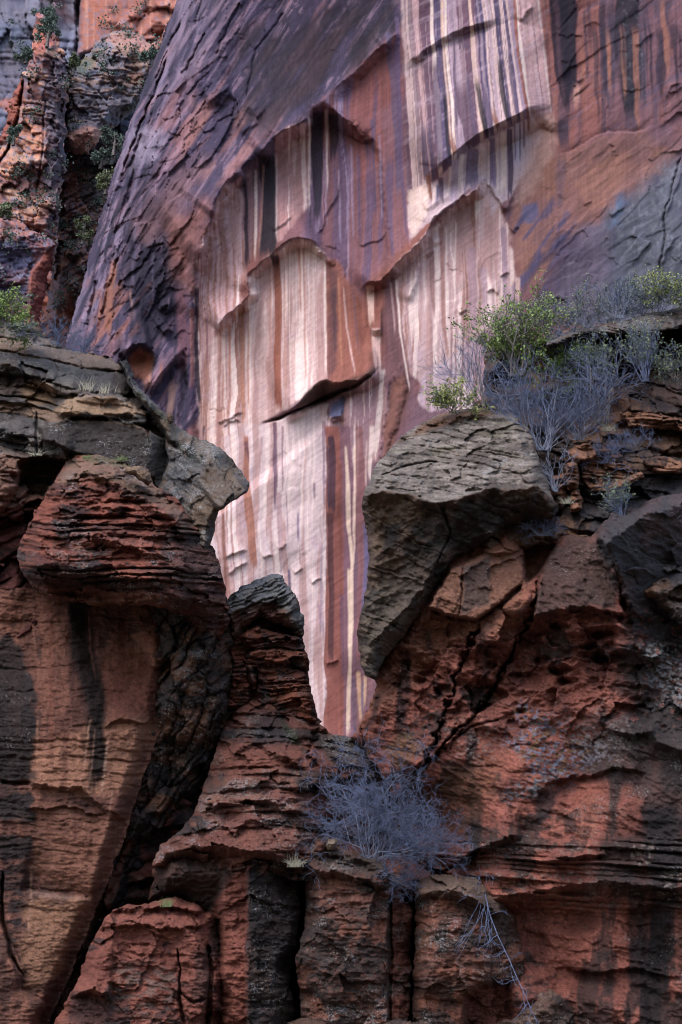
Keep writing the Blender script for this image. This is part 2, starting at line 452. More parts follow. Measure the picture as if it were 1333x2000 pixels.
# ------------------------------------------------------------------ materials
def rock_material(name, scale, bump, grain=0.25, rough=0.9, spec=0.15, bdist=0.02, lines=0.0):
    m = bpy.data.materials.new(name); m.use_nodes = True
    nt = m.node_tree; N = nt.nodes; L = nt.links
    bs = N['Principled BSDF']
    at_ = N.new('ShaderNodeAttribute'); at_.attribute_name = 'albedo'
    tc = N.new('ShaderNodeTexCoord')
    n1 = N.new('ShaderNodeTexNoise'); n1.inputs['Scale'].default_value = scale; n1.inputs['Detail'].default_value = 6; n1.inputs['Roughness'].default_value = 0.65
    L.new(tc.outputs['Object'], n1.inputs['Vector'])
    mr = N.new('ShaderNodeMapRange'); mr.inputs['From Min'].default_value = 0.25; mr.inputs['From Max'].default_value = 0.75
    mr.inputs['To Min'].default_value = 1 - grain; mr.inputs['To Max'].default_value = 1 + grain
    L.new(n1.outputs['Fac'], mr.inputs['Value'])
    n3 = N.new('ShaderNodeTexNoise'); n3.inputs['Scale'].default_value = scale * 3.1; n3.inputs['Detail'].default_value = 4; n3.inputs['Roughness'].default_value = 0.8
    mp = N.new('ShaderNodeMapping'); mp.inputs['Scale'].default_value = (1.0, 1.0, 2.2)      # grain lies along the bedding
    L.new(tc.outputs['Object'], mp.inputs['Vector']); L.new(mp.outputs[0], n3.inputs['Vector'])
    mr3 = N.new('ShaderNodeMapRange'); mr3.inputs['From Min'].default_value = 0.3; mr3.inputs['From Max'].default_value = 0.7
    mr3.inputs['To Min'].default_value = 1 - grain * 1.3; mr3.inputs['To Max'].default_value = 1 + grain * 1.3
    L.new(n3.outputs['Fac'], mr3.inputs['Value'])
    ml = N.new('ShaderNodeMath'); ml.operation = 'MULTIPLY'
    L.new(mr.outputs[0], ml.inputs[0]); L.new(mr3.outputs[0], ml.inputs[1])
    height = None
    if lines:                                      # hairline cross-beds rising to the right, and plumb drip lines
        for rot, sc_, amt in ((math.radians(-36), (0.22, 0.3, 5.5), lines), (0.0, (8.0, 0.3, 0.10), lines * 0.8), (math.radians(-57), (0.18, 0.3, 4.0), lines * 0.9)):
            vr = N.new('ShaderNodeVectorRotate'); vr.rotation_type = 'Y_AXIS'; vr.inputs['Angle'].default_value = -rot
            L.new(tc.outputs['Object'], vr.inputs['Vector'])
            mpl = N.new('ShaderNodeMapping'); mpl.inputs['Scale'].default_value = sc_; L.new(vr.outputs[0], mpl.inputs['Vector'])
            nl = N.new('ShaderNodeTexNoise'); nl.inputs['Scale'].default_value = 1.0; nl.inputs['Detail'].default_value = 3; nl.inputs['Roughness'].default_value = 0.6
            L.new(mpl.outputs[0], nl.inputs['Vector'])
            mrl = N.new('ShaderNodeMapRange'); mrl.inputs['From Min'].default_value = 0.32; mrl.inputs['From Max'].default_value = 0.68
            mrl.inputs['To Min'].default_value = 1 - amt; mrl.inputs['To Max'].default_value = 1 + amt
            L.new(nl.outputs['Fac'], mrl.inputs['Value'])
            m2 = N.new('ShaderNodeMath'); m2.operation = 'MULTIPLY'; L.new(ml.outputs[0], m2.inputs[0]); L.new(mrl.outputs[0], m2.inputs[1]); ml = m2
            if height is None: height = nl
    mx = N.new('ShaderNodeVectorMath'); mx.operation = 'SCALE'
    L.new(at_.outputs['Color'], mx.inputs[0]); L.new(ml.outputs[0], mx.inputs['Scale'])
    # lichen crusts: specks whose number follows the painted density
    nL = N.new('ShaderNodeTexNoise'); nL.inputs['Scale'].default_value = scale * 1.9; nL.inputs['Detail'].default_value = 6; nL.inputs['Roughness'].default_value = 0.72
    L.new(tc.outputs['Object'], nL.inputs['Vector'])
    th = N.new('ShaderNodeMath'); th.operation = 'MULTIPLY_ADD'; th.inputs[1].default_value = -0.28; th.inputs[2].default_value = 0.665
    L.new(at_.outputs['Alpha'], th.inputs[0])
    df = N.new('ShaderNodeMath'); df.operation = 'SUBTRACT'; L.new(nL.outputs['Fac'], df.inputs[0]); L.new(th.outputs[0], df.inputs[1])
    lm_ = N.new('ShaderNodeMapRange'); lm_.inputs['From Min'].default_value = 0.0; lm_.inputs['From Max'].default_value = 0.05; lm_.inputs['To Max'].default_value = 0.75
    L.new(df.outputs[0], lm_.inputs['Value'])
    on = N.new('ShaderNodeMath'); on.operation = 'GREATER_THAN'; on.inputs[1].default_value = 0.02; L.new(at_.outputs['Alpha'], on.inputs[0])
    lf_ = N.new('ShaderNodeMath'); lf_.operation = 'MULTIPLY'; L.new(lm_.outputs[0], lf_.inputs[0]); L.new(on.outputs[0], lf_.inputs[1])
    nC = N.new('ShaderNodeTexNoise'); nC.inputs['Scale'].default_value = scale * .35; nC.inputs['Detail'].default_value = 3; L.new(tc.outputs['Object'], nC.inputs['Vector'])
    rC = N.new('ShaderNodeValToRGB'); rC.color_ramp.elements[0].position = .38; rC.color_ramp.elements[1].position = .62
    rC.color_ramp.elements[0].color = (.13, .09, .065, 1); rC.color_ramp.elements[1].color = (.20, .205, .22, 1); L.new(nC.outputs['Fac'], rC.inputs['Fac'])
    mL = N.new('ShaderNodeMix'); mL.data_type = 'RGBA'
    L.new(lf_.outputs[0], mL.inputs[0]); L.new(mx.outputs[0], mL.inputs[6]); L.new(rC.outputs['Color'], mL.inputs[7])
    L.new(mL.outputs[2], bs.inputs['Base Color'])
    bs.inputs['Roughness'].default_value = rough
    bs.inputs['Specular IOR Level'].default_value = spec
    bp = N.new('ShaderNodeBump'); bp.inputs['Strength'].default_value = bump; bp.inputs['Distance'].default_value = bdist
    n2 = N.new('ShaderNodeTexNoise'); n2.inputs['Scale'].default_value = scale * 2.2; n2.inputs['Detail'].default_value = 5; n2.inputs['Roughness'].default_value = 0.7
    L.new(tc.outputs['Object'], n2.inputs['Vector'])
    if height is not None:
        ad = N.new('ShaderNodeMath'); ad.operation = 'ADD'; L.new(n2.outputs['Fac'], ad.inputs[0]); L.new(height.outputs['Fac'], ad.inputs[1]); L.new(ad.outputs[0], bp.inputs['Height'])
    else: L.new(n2.outputs['Fac'], bp.inputs['Height']); L.new(bp.outputs[0], bs.inputs['Normal'])
    return m
FGK = np.array([0.82, 0.82, 0.85], np.float32)     # dims the near rocks: dark varnish, plus canyon shade put into the colour
ROCK = rock_material('sandstone', 10.0, 0.75, 0.46, bdist=0.03)
WALLROCK = rock_material('cliff_sandstone', 3.0, 0.5, 0.09, bdist=0.08, lines=0.09)
FARROCK = rock_material('far_sandstone', 2.0, 0.5, 0.18, bdist=0.1)
# ================================================================== the great streaked cliff
STEP_W = 2.0
WALL = [(356, -120), (345, 0), (320, 70), (296, 130), (270, 200), (250, 255), (228, 320), (212, 370), (195, 430), (178, 490),
        (160, 560), (145, 610), (130, 660), (110, 720), (130, 840), (240, 1000), (300, 1520), (830, 1520), (860, 1040), (1000, 900), (1410, 800), (1410, -120)]
W = Mass(WALL, 150.0, STEP_W, edge_noise=5, edge_scale=30, seed=1, back=30)
X, Y = W.PX, W.PY
edge_x = np.interp(Y, [-170, 0, 70, 130, 200, 255, 320, 370, 430, 490, 560, 610, 660, 720, 900, 1600], [376, 345, 320, 296, 270, 250, 228, 212, 195, 178, 160, 145, 130, 110, 90, 90])
er = np.clip((X - edge_x) / 130, 0, 1)                                        # the face turns away at its left side
W.P -= 9.0 * (1 - np.sqrt(np.clip(1 - (1 - er) ** 2, 0, 1)))
# broad waves, slanting cross-beds and fine roughness
leftm = sstep(560, 330, X + 0.22 * (Y - 300)) * sstep(1200, 700, Y)           # the tilted, dark left part
W.rough(1.0, 260, 0.9, 3, 2)
W.rough(leftm, 150, 0.3, 4, 3, sx=3.2, sy=0.5, ang=57, ridge=True)
W.P += .5 * sstep(110, 30, X - edge_x) * sstep(700, 600, Y) * fbma((X - edge_x) / 9, Y / 120, 4, 128)
W.rough(leftm, 30, 0.16, 5, 4, sx=6.0, sy=0.35, ang=56)
W.rough(1 - leftm, 60, 0.05, 5, 5, sx=3.2, sy=0.5, ang=33)
W.rough(1.0, 10, 0.02, 4, 6, sx=3.0, sy=0.7, ang=35)
rightm = sstep(1040, 1120, X) * sstep(620, 560, Y)
W.rough(rightm, 55, 0.09, 5, 7, sx=2.2, sy=0.6, ang=42, ridge=True)
W.facets(leftm * sstep(.35, .6, vnoise(X / 140, Y / 120, 35)), 80, 26, .5, .5, ang=54, seed=24, warp=.12)
W.facets(leftm * sstep(.45, .6, vnoise(X / 90, Y / 120, 36)), 46, 20, .4, .5, ang=40, seed=25, warp=.1)
W.facets(leftm, 90, 22, 0.2, 0.6, ang=57, seed=4)
W.facets(leftm * sstep(.3, .6, vnoise(X / 110, Y / 90, 33)), 34, 14, 0.2, 0.6, ang=52, seed=14)
W.facets(rightm * sstep(.4, .65, vnoise(X / 120, Y / 100, 37)), 70, 30, .35, .5, ang=38, seed=26, warp=.12)
W.facets(rightm, 110, 34, 0.12, 0.6, ang=40, seed=5)
# random small spall scars
f1, f2, r0, r1, ox, oy = worley(X / 46 + 0.3 * fbm(X / 30, Y / 30, 3, 77), Y / 60 + 0.3 * fbm(X / 30, Y / 30, 3, 78), 9)
sp = (r0 > 0.93) * sstep(0.55, 0.42, f1)
W.P -= 0.14 * sp * (r1 * 0.9) * (1 - leftm)

ARCH1 = [(381, 606), (383, 560), (384, 520), (392, 490), (400, 462), (412, 436), (418, 400), (432, 372), (446, 350), (474, 326), (500, 305),
         (520, 285), (528, 268), (556, 254), (580, 242), (600, 228), (612, 214), (632, 206), (648, 212), (668, 224), (690, 240), (712, 252)]
W.recess(ARCH1 + [(740, 300), (760, 500), (700, 760), (560, 900), (430, 1000), (381, 1000)], 0.9, ramp=10, jit=2)
W.ledge(ARCH1[2:], 2.6, L=80, k=0.85, jit=2.5, taper=0.06)
W.ledge([(384, 620), (384, 560), (385, 520), (392, 488), (404, 455), (416, 425), (420, 395)], 1.0, L=40, k=1.4, jit=1.5)
W.ledge([(408, 420), (416, 396), (432, 370), (448, 350), (474, 330)], 2.0, L=30, k=1.2, jit=2)
W.ledge([(505, 305), (522, 280), (556, 255), (590, 238), (604, 224)], 2.0, L=30, k=1.3, jit=2)
ARCH2 = [(424, 644), (436, 622), (455, 602), (474, 588), (488, 574), (482, 556), (484, 536), (497, 522), (512, 510), (532, 494), (552, 476), (566, 467),
         (586, 464), (606, 466), (622, 474), (640, 490), (650, 502)]
W.ledge(ARCH2, 2.0, L=60, k=0.85, jit=2, taper=0.08)
W.ledge(ARCH2[:7], 0.9, L=25, k=1.3, jit=2)
# slab that ends in the long dark slot
SLOT = [(512, 826), (534, 812), (560, 800), (584, 790), (612, 772), (640, 768), (668, 760), (700, 742), (722, 730), (743, 714)]
W.bulge([(640, 500), (655, 505), (690, 560), (715, 620), (735, 690), (742, 712), (700, 745), (650, 770), (575, 795), (600, 760), (632, 730), (640, 640)], 0.4, 70)
W.ledge([(548, 806), (566, 798), (584, 787), (600, 768), (614, 752), (626, 744), (638, 741), (650, 748), (672, 744), (700, 742), (722, 729), (745, 711)], 2.7, L=60, k=0.95, jit=1.5, taper=0.14)
W.crack([(505, 828), (540, 818), (590, 797), (650, 770), (700, 750), (746, 714)], 3.5, 1.6, jit=2, taper=0.2)
# right arch
ARCH3 = [(704, 566), (716, 552), (745, 545), (760, 530), (772, 516), (790, 500), (808, 484), (826, 466), (838, 446), (846, 428), (866, 410),
         (890, 392), (906, 378), (912, 382), (930, 370), (948, 350)]
W.ledge(ARCH3, 2.0, L=40, k=0.85, jit=2, taper=0.1)
W.ledge(ARCH3[4:], 0.7, L=20, k=1.5, jit=2)
W.ledge([(794, 592), (803, 566), (812, 548), (812, 528), (820, 508), (840, 484), (864, 460)], 0.7, L=30, k=1.3, jit=2)
W.ledge([(830, 410), (850, 396), (884, 378)], 0.6, L=15, k=1.3, jit=1)
W.ledge([(949, 350), (962, 372), (978, 390), (986, 418)], 0.4, L=20, k=1.3)
for pts, h in [([(1000, 452), (1006, 444), (1014, 440)], .5), ([(985, 412), (998, 385), (1002, 376)], .6), ([(950, 568), (966, 562), (976, 574)], .5),
               ([(896, 612), (912, 600)], .4), ([(976, 540), (994, 528)], .4), ([(722, 640), (734, 644), (748, 640)], 1.0), ([(425, 827), (444, 818), (460, 808), (478, 806)], .45),
               ([(434, 836), (446, 822), (462, 819), (474, 826)], .4), ([(441, 1094), (452, 1080), (470, 1074), (484, 1075)], .5), ([(446, 1124), (460, 1108), (486, 1098)], .4),
               ([(640, 815), (672, 812)], .9), ([(515, 1092), (532, 1080)], .4), ([(545, 1075), (560, 1060)], .3), ([(608, 1140), (628, 1128)], .35), ([(575, 1122), (592, 1108)], .3),
               ([(636, 1300), (662, 1288)], .4), ([(780, 62), (740, 90)][::-1], .8), ([(606, 214), (640, 186), (660, 168), (700, 132), (735, 98), (778, 62)], 1.5),
               ([(786, 132), (826, 96), (852, 80), (892, 58), (920, 48), (955, 40), (984, 30)], 0.9), ([(1016, 42), (1028, 24), (1040, 8)], .5),
               ([(690, 242), (706, 262), (716, 266)], .6), ([(688, 226), (716, 262)], .5), ([(1108, 72), (1122, 66), (1140, 70)], .5), ([(1128, 160), (1140, 150)], .7),
               ([(1240, 92), (1262, 72), (1280, 60)], .8), ([(1300, 190), (1310, 165), (1333, 160)], .8), ([(404, 206), (414, 192), (438, 176), (459, 160), (461, 176)], 1.4),
               ([(480, 205), (498, 220), (508, 230)], .8), ([(470, 262), (490, 244), (506, 232)], .6), ([(1085, 300), (1112, 296), (1150, 272), (1190, 254), (1240, 256), (1285, 240)], -0.7),
               ([(1140, 400), (1158, 392)], .5), ([(1190, 420), (1222, 402)], .8), ([(1300, 420), (1318, 372), (1333, 330)], .9), ([(1290, 520), (1304, 485), (1326, 460)], .8),
               ([(236, 692), (262, 672), (290, 668), (299, 680)], 2.2), ([(290, 770), (306, 738), (334, 706), (362, 680)], 1.6), ([(310, 598), (330, 594), (334, 602)], 0.9),
               ([(318, 652), (334, 640)], .8), ([(216, 470), (240, 500)], .5), ([(236, 554), (262, 560)], .6), ([(530, 452), (545, 440), (560, 428), (572, 418)], .5),
               ([(612, 466), (628, 446), (636, 420), (660, 380), (668, 340)], .45), ([(1065, 585), (1090, 578), (1110, 588)], .6)]:
    if min(q[0] for q in pts) > 1080: h *= .45
    W.ledge(pts, h * (.7 if h < .65 else 1), L=9 if h < .65 else (20 if h < 1.3 else 40), k=1.1, jit=2.2, taper=0.2)
W.recess([(236, 694), (262, 674), (296, 680), (300, 720), (270, 760), (240, 730)], 1.6, ramp=6)
W.recess([(296, 768), (334, 708), (362, 684), (364, 760), (340, 840)], 0.9, ramp=5)
# the bowl: an outward swell whose foot curls under
BOWL = [(822, 352), (838, 334), (852, 326), (880, 304), (905, 284), (930, 262), (955, 250), (985, 236), (1010, 224), (1036, 208), (1066, 200), (1088, 212)]
W.ledge(BOWL, 4.4, L=110, k=0.8, jit=0.8, taper=0.22)
W.bulge([(826, 110), (1000, 40), (1070, 60), (1080, 210), (1000, 230), (930, 270), (850, 325), (820, 320)], 0.8, 130)
W.ledge([(700, 480), (740, 470), (766, 440)], .2, L=30)
# long diagonal fissures on the left
for pts, w, d in [([(330, 110), (296, 190), (262, 275), (240, 340)], 4, 2.2), ([(352, 40), (330, 92), (300, 160)], 3, 1.2), ([(278, 258), (258, 320), (232, 362)], 6, 2.5), ([(236, 362), (214, 408)], 5, 2.0),
                  ([(232, 500), (214, 560), (196, 620)], 4, 1.6), ([(190, 545), (176, 600), (168, 640)], 5, 2.0), ([(300, 210), (278, 268)], 2.5, .9),
                  ([(400, 60), (360, 140)], 2.5, .9), ([(470, 0), (440, 60), (420, 110)], 2.5, .8), ([(560, 20), (500, 100), (480, 200)], 2.2, .6),
                  ([(764, 740), (758, 790), (744, 890)], 3, .4), ([(1330, 300), (1300, 420), (1288, 540)], 2.5, 1.0)]:
    W.crack(pts, w * .8, d * .5, jit=4)
# broken stubs inside the left arch foot
W.bulge([(742, 900), (752, 820), (768, 760), (780, 700), (800, 760), (786, 800), (770, 850), (756, 890)], 0.5, 26, jit=6)

# ------------------------------------------------------------------ stains and colours of the cliff
mauve = C(134, 104, 114); red = C(150, 98, 88); rust = C(176, 112, 84); dark = C(80, 73, 100); blk = C(52, 47, 58)
pale = C(218, 194, 190); cream = C(234, 214, 204); pink = C(204, 166, 160); purp = C(104, 88, 110); lilac = C(184, 164, 178); brn = C(138, 90, 76)
grn = C(104, 108, 118); orange = C(186, 124, 92); blue = C(96, 100, 134)
W.col[:] = mauve
nz1 = fbm(X / 170, Y / 210, 4, 101); nz2 = fbm(X / 60, Y / 90, 4, 103)
u = X + 6 * fbm(X / 90, Y / 160, 3, 105) + 2.2 * fbm(X / 40, Y / 45, 3, 106)                       # streak coordinate, nearly plumb
fine = fbma(u / 5.0, Y / 190, 3, 107); mid = fbma(u / 15.0, Y / 260, 3, 109); wide = fbma(u / 42.0, Y / 700, 2, 111)
W.paint(sstep(-0.1, 0.7, nz1), red)
W.paint(sstep(0.0, 0.8, -nz1 + 0.3 * mid), purp, 0.7)
dgf = fbma((X * math.cos(.56) - Y * math.sin(.56)) / 90 + .5 * nz2, (Y * math.cos(.56) + X * math.sin(.56)) / 6 + 2 * nz1, 4, 113)   # fine lines rising to the right
# dark varnished part, upper left
dk = W.mask([(340, -180), (800, -180), (790, 40), (735, 98), (660, 168), (606, 212), (525, 280), (440, 352), (410, 440), (386, 520), (384, 700), (420, 800), (330, 860), (60, 860), (60, 500)], 14, 14, 40)
W.paint(dk, dark, 0.92)
W.paint(dk * sstep(0.0, 0.5, nz2 + 0.3 * nz1), C(68, 62, 84), 0.7)
d2 = fbma((X * math.cos(.98) - Y * math.sin(.98)) / 110, (X * math.sin(.98) + Y * math.cos(.98)) / 13, 5, 119)
W.paint(dk * sstep(0.05, 0.55, d2), C(146, 116, 132), 0.6)
W.paint(dk * sstep(0.25, 0.7, d2 * 0.7 + 0.6 * fbm(X / 120, Y / 120, 3, 121)), C(158, 106, 102), 0.55)
d3 = fbma((X * math.cos(1.0) - Y * math.sin(1.0)) / 70 + 2 * nz2, (X * math.sin(1.0) + Y * math.cos(1.0)) / 4.6, 3, 123)
W.paint(dk * sstep(0.2, 0.6, d3 + 0.35 * d2), C(166, 138, 154), 0.5)
W.paint(dk * sstep(0.25, 0.6, -d3), C(62, 56, 72), 0.5)
W.paint(dk * sstep(0.25, 0.55, mid + .3 * fine) * sstep(200, 420, Y), C(58, 54, 70), 0.5)
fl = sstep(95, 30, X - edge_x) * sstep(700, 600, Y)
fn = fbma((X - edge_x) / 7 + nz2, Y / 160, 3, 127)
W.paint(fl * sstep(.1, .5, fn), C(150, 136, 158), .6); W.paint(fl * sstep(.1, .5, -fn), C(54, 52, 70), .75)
W.zone([(470, 60), (640, 40), (780, -60), (790, 50), (700, 128), (610, 206), (520, 270), (470, 230)], C(60, 53, 64), 0.85, 25, 20, 40, sd=1, tex=sstep(-.9, .2, d2))
W.zone([(250, 420), (330, 380), (400, 440), (380, 600), (330, 660), (250, 640), (215, 560)], C(54, 50, 68), 0.9, 30, 25, 50, sd=2, tex=sstep(-.9, .2, mid))
W.zone([(330, 420), (420, 380), (410, 430), (385, 500), (378, 560), (340, 540)], C(168, 112, 98), 0.55, 22, 16, 40, sd=3)
W.zone([(270, 440), (360, 330), (420, 300), (400, 350), (330, 440), (290, 480)], C(160, 122, 124), 0.5, 22, 16, 40, sd=4)
W.zone([(380, 190), (470, 220), (500, 300), (430, 350), (370, 330), (350, 260)], C(164, 118, 112), 0.6, 22, 22, 40, sd=5, tex=sstep(-.4, .3, d2))
W.zone([(345, 0), (470, -20), (440, 90), (360, 160), (300, 200), (330, 100)], C(142, 126, 146), 0.55, 20, 16, 40, sd=6, tex=sstep(-.3, .5, d2))
W.zone([(250, 280), (330, 230), (320, 290), (262, 330)], C(170, 158, 178), 0.6, 14, 14, 30, sd=7)
# right arch 1 interior and middle: purple-red with plumb hairlines
midz = W.mask([(610, 214), (735, 98), (800, 60), (800, 130), (790, 380), (800, 470), (715, 555), (700, 600), (640, 500), (610, 466), (560, 466), (600, 300)], 8, 6)
W.paint(midz, C(146, 104, 110), 0.85)
W.paint(midz * sstep(0.1, 0.6, nz2), C(156, 98, 92), 0.7)
W.paint(midz * sstep(0.1, 0.5, mid), C(112, 94, 120), 0.8)
W.paint(midz * sstep(0.35, 0.6, fine) * sstep(-.2, .4, wide), C(166, 148, 172), 0.55)
# pale fields
def palefield(poly, base, a=0.95, feather=5, jit=6, sd=0):
    m = W.mask(poly, feather, jit, 22, sd=sd) * a
    W.paint(m, base)
    W.paint(m * sstep(0.15, 0.5, fine * 0.7 + mid * 0.6), cream, 0.75)
    W.paint(m * sstep(0.12, 0.42, -mid + 0.25 * fine), C(186, 146, 140), 0.75)
    W.paint(m * sstep(0.3, 0.5, -fine) * sstep(-0.1, 0.3, wide), C(170, 116, 98), 0.7)
    W.paint(m * sstep(0.3, 0.9, dgf + 0.4 * nz2), C(184, 156, 162), 0.35)
    W.paint(m * sstep(0.3, 0.8, nz2 - 0.2), C(186, 164, 176), 0.5)
    return m
palefield([(384, 600), (386, 520), (402, 462), (420, 410), (446, 356), (472, 348), (478, 400), (478, 520), (470, 590), (425, 650), (400, 780), (388, 760)], C(198, 166, 166), sd=1)
palefield([(424, 650), (488, 576), (484, 540), (560, 472), (606, 470), (636, 492), (640, 740), (575, 795), (510, 830), (420, 860), (392, 840), (386, 700)], C(212, 182, 176), sd=2)
palefield([(400, 830), (512, 830), (640, 790), (640, 880), (640, 1440), (400, 1440)], C(218, 196, 194), sd=3)
palefield([(390, 780), (440, 800), (440, 1000), (420, 1000), (385, 900)], C(214, 180, 168), sd=4)
palefield([(774, 520), (850, 438), (906, 386), (948, 354), (984, 420), (1000, 470), (1010, 560), (960, 640), (900, 680), (830, 760), (790, 720), (780, 620)], C(206, 176, 174), sd=5)
palefield([(540, 262), (600, 236), (606, 330), (602, 400), (545, 470), (538, 400)], C(196, 152, 150), 0.85, sd=6)
palefield([(820, 740), (930, 660), (960, 700), (950, 800), (820, 800)], C(200, 178, 186), 0.9, sd=7)
W.zone([(960, 620), (1010, 560), (1020, 660), (960, 760), (930, 700)], C(170, 140, 152), 0.8, 12, 12, 30, sd=17)
palefield([(655, 780), (742, 720), (760, 800), (740, 900), (700, 930), (640, 830)], C(172, 138, 144), 0.85, sd=8)
# reddish slab above the slot and the ground beside it
W.zone([(636, 505), (655, 505), (690, 556), (716, 620), (736, 700), (700, 742), (650, 762), (640, 740)], C(160, 104, 90), 0.9, 5, 4, sd=9)
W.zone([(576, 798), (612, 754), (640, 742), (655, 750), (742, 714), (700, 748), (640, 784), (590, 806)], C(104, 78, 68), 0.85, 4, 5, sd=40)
W.zone([(642, 520), (660, 530), (656, 720), (642, 740)], C(112, 80, 84), 0.7, 6, 5, sd=10)
W.zone([(748, 545), (774, 520), (786, 640), (800, 740), (790, 800), (765, 770), (750, 650)], C(128, 92, 96), 0.9, 6, 5, sd=11)
W.zone([(744, 900), (766, 760), (790, 720), (800, 762), (774, 850), (752, 920)], C(150, 104, 92), 0.85, 5, 5, sd=12)
# right-hand field
W.zone([(1040, 220), (1090, 300), (1160, 270), (1260, 250), (1333, 300), (1230, 400), (1150, 450), (1060, 560), (1010, 560), (1000, 470), (1020, 400), (1060, 330)], C(150, 112, 108), 0.85, 20, 18, 40, sd=13)
W.paint(W.mask([(1040, 220), (1090, 300), (1160, 270), (1300, 250), (1333, 300), (1230, 400), (1100, 520), (1010, 560), (1000, 470), (1040, 330)], 20, 18, 40, sd=13) * sstep(0.0, 0.5, nz2 + 0.3 * dgf), C(178, 128, 108), 0.45)
W.zone([(1150, 440), (1230, 400), (1345, 300), (1500, 200), (1500, 640), (1040, 640), (1070, 540)], C(110, 106, 126), 0.9, 26, 20, 40, sd=14)
gz = W.mask([(1210, 380), (1345, 300), (1500, 250), (1500, 640), (1180, 640), (1190, 480)], 24, 22, 40, sd=15)
W.paint(gz, C(106, 112, 124), 0.85)
W.paint(gz * sstep(0.35, 0.5, fbm(X / 7, Y / 11, 3, 131)), C(136, 142, 152), 0.4)
W.paint(gz * sstep(0.1, 0.6, fbm(X / 30, Y / 60, 3, 133)), C(92, 88, 110), 0.6)
W.zone([(1200, 380), (1222, 370), (1214, 440), (1190, 450)], C(88, 116, 150), 0.7, 8, 8, sd=16)
W.zone([(1020, 400), (1050, 396), (1056, 420), (1040, 438), (1016, 436)], C(112, 112, 146), 0.85, 5, 5, sd=18)
W.zone([(1000, 560), (1040, 500), (1120, 440), (1150, 470), (1080, 600), (1020, 640)], C(92, 82, 104), 0.7, 18, 18, 26, sd=19, tex=sstep(-.5, .2, d2))
W.paint(W.mask([(1000, 420), (1080, 380), (1130, 460), (1060, 560), (1000, 560)], 12, 14, sd=20) * sstep(0.1, .4, d2), C(92, 92, 128), 0.7)
rz = W.mask([(1060, -180), (1500, -180), (1500, 300), (1290, 240), (1160, 268), (1090, 300), (1080, 220), (1062, 90)], 10, 8, sd=21)
W.paint(rz, C(134, 98, 104), 0.9)
W.paint(rz * sstep(0.0, .5, wide + 0.4 * nz2), C(154, 100, 90), 0.7)
W.paint(rz * sstep(0.1, .5, -mid - 0.2 * nz1), C(98, 82, 98), 0.7)
W.paint(rz * sstep(0.3, .6, dgf), C(110, 96, 116), 0.5)
# the bowl's striped curtain; stripes bend to the right as they come down
bend = 0.065 * (Y - 130) + 0.05 * np.clip(X - 860, 0, 160) / 160 * np.clip(Y, 0, 300) * 1.2 - 0.0
wob = 2.2 * fbma(X / 60, Y / 70, 3, 141)
U = X - bend + wob
BL = [(783, 'm'), (791, 'p'), (812, 'k'), (828, 'm'), (846, 'w'), (855, 'u'), (869, 'c'), (874, 'w'), (880, 'l'), (899, 'm'), (923, 'c'), (929, 'm'), (935, 'u'), (948, 'p'), (957, 'l'), (962, 'p'), (973, 'u'), (982, 'p'),
      (990, 'u'), (996, 'p'), (1001, 'l'), (1008, 'r'), (1014, 'w'), (1018, 'k'), (1034, 'k'), (1046, 'k'), (1058, 'w'), (1062, 'r'), (1068, 'o'), (1072, 'r'), (1084, 'm'), (1500, 'm')]
pal = {'m': C(118, 88, 104), 'p': C(198, 172, 168), 'k': C(188, 154, 154), 'w': C(216, 196, 186), 'u': C(96, 84, 114), 'c': C(204, 174, 158), 'l': C(158, 136, 152), 'r': C(162, 102, 88), 'o': C(202, 152, 128)}
bm = W.mask([(784, -180), (1068, -180), (1064, 90), (1084, 215), (1040, 222), (980, 254), (915, 292), (872, 330), (850, 362), (836, 362), (800, 440), (790, 300)], 9, 7)
bm = bm * sstep(1080, 1046, U + 10 * fbm(X / 18, Y / 40, 4, 147))
low = sstep(322 - 0.62 * (X - 850) - 4, 322 - 0.62 * (X - 850) + 4, Y)
SUB = fbma(U / 3.6, Y / 300, 2, 143)
# stripes widen or die out down the wall
Uj = U + 5 * (vnoise(U / 9, Y / 110, 145) - 0.5)
for i in range(len(BL) - 1):
    mm = bm * sstep(BL[i][0] - 1.2, BL[i][0] + 1.2, Uj) * sstep(BL[i + 1][0] + 1.2, BL[i + 1][0] - 1.2, Uj)
    W.paint(mm, pal[BL[i][1]])
W.paint(bm * sstep(0.3, 0.6, SUB), C(196, 172, 176), 0.4)
W.paint(bm * sstep(0.3, 0.6, -SUB), C(112, 92, 108), 0.6)
W.paint(bm * sstep(0.2, 0.7, dgf) , C(186, 166, 176), 0.3)
# darker stripes of the lower curtain
for (x0, y0, x1, y1, w, cc) in [(826, 228, 836, 350, 9, purp), (838, 225, 848, 345, 8, purp), (852, 100, 862, 325, 11, purp), (868, 160, 878, 310, 7, blk), (880, 250, 890, 300, 9, brn), (900, 60, 905, 90, 20, purp),
                               (900, 150, 918, 285, 20, C(108, 84, 100)), (930, 140, 952, 265, 10, blk), (942, 150, 962, 258, 8, purp), (975, 100, 992, 235, 11, blk), (994, 80, 1010, 225, 5, purp), (960, 200, 974, 250, 9, brn),
                               (888, 60, 893, 250, 4, purp), (912, 130, 930, 270, 8, purp)]:
    W.streak([(x0, y0), ((x0 + x1) / 2 - 2, (y0 + y1) / 2), (x1, y1)], w, cc, 0.85, 1.5, 1.5, 40, 6)
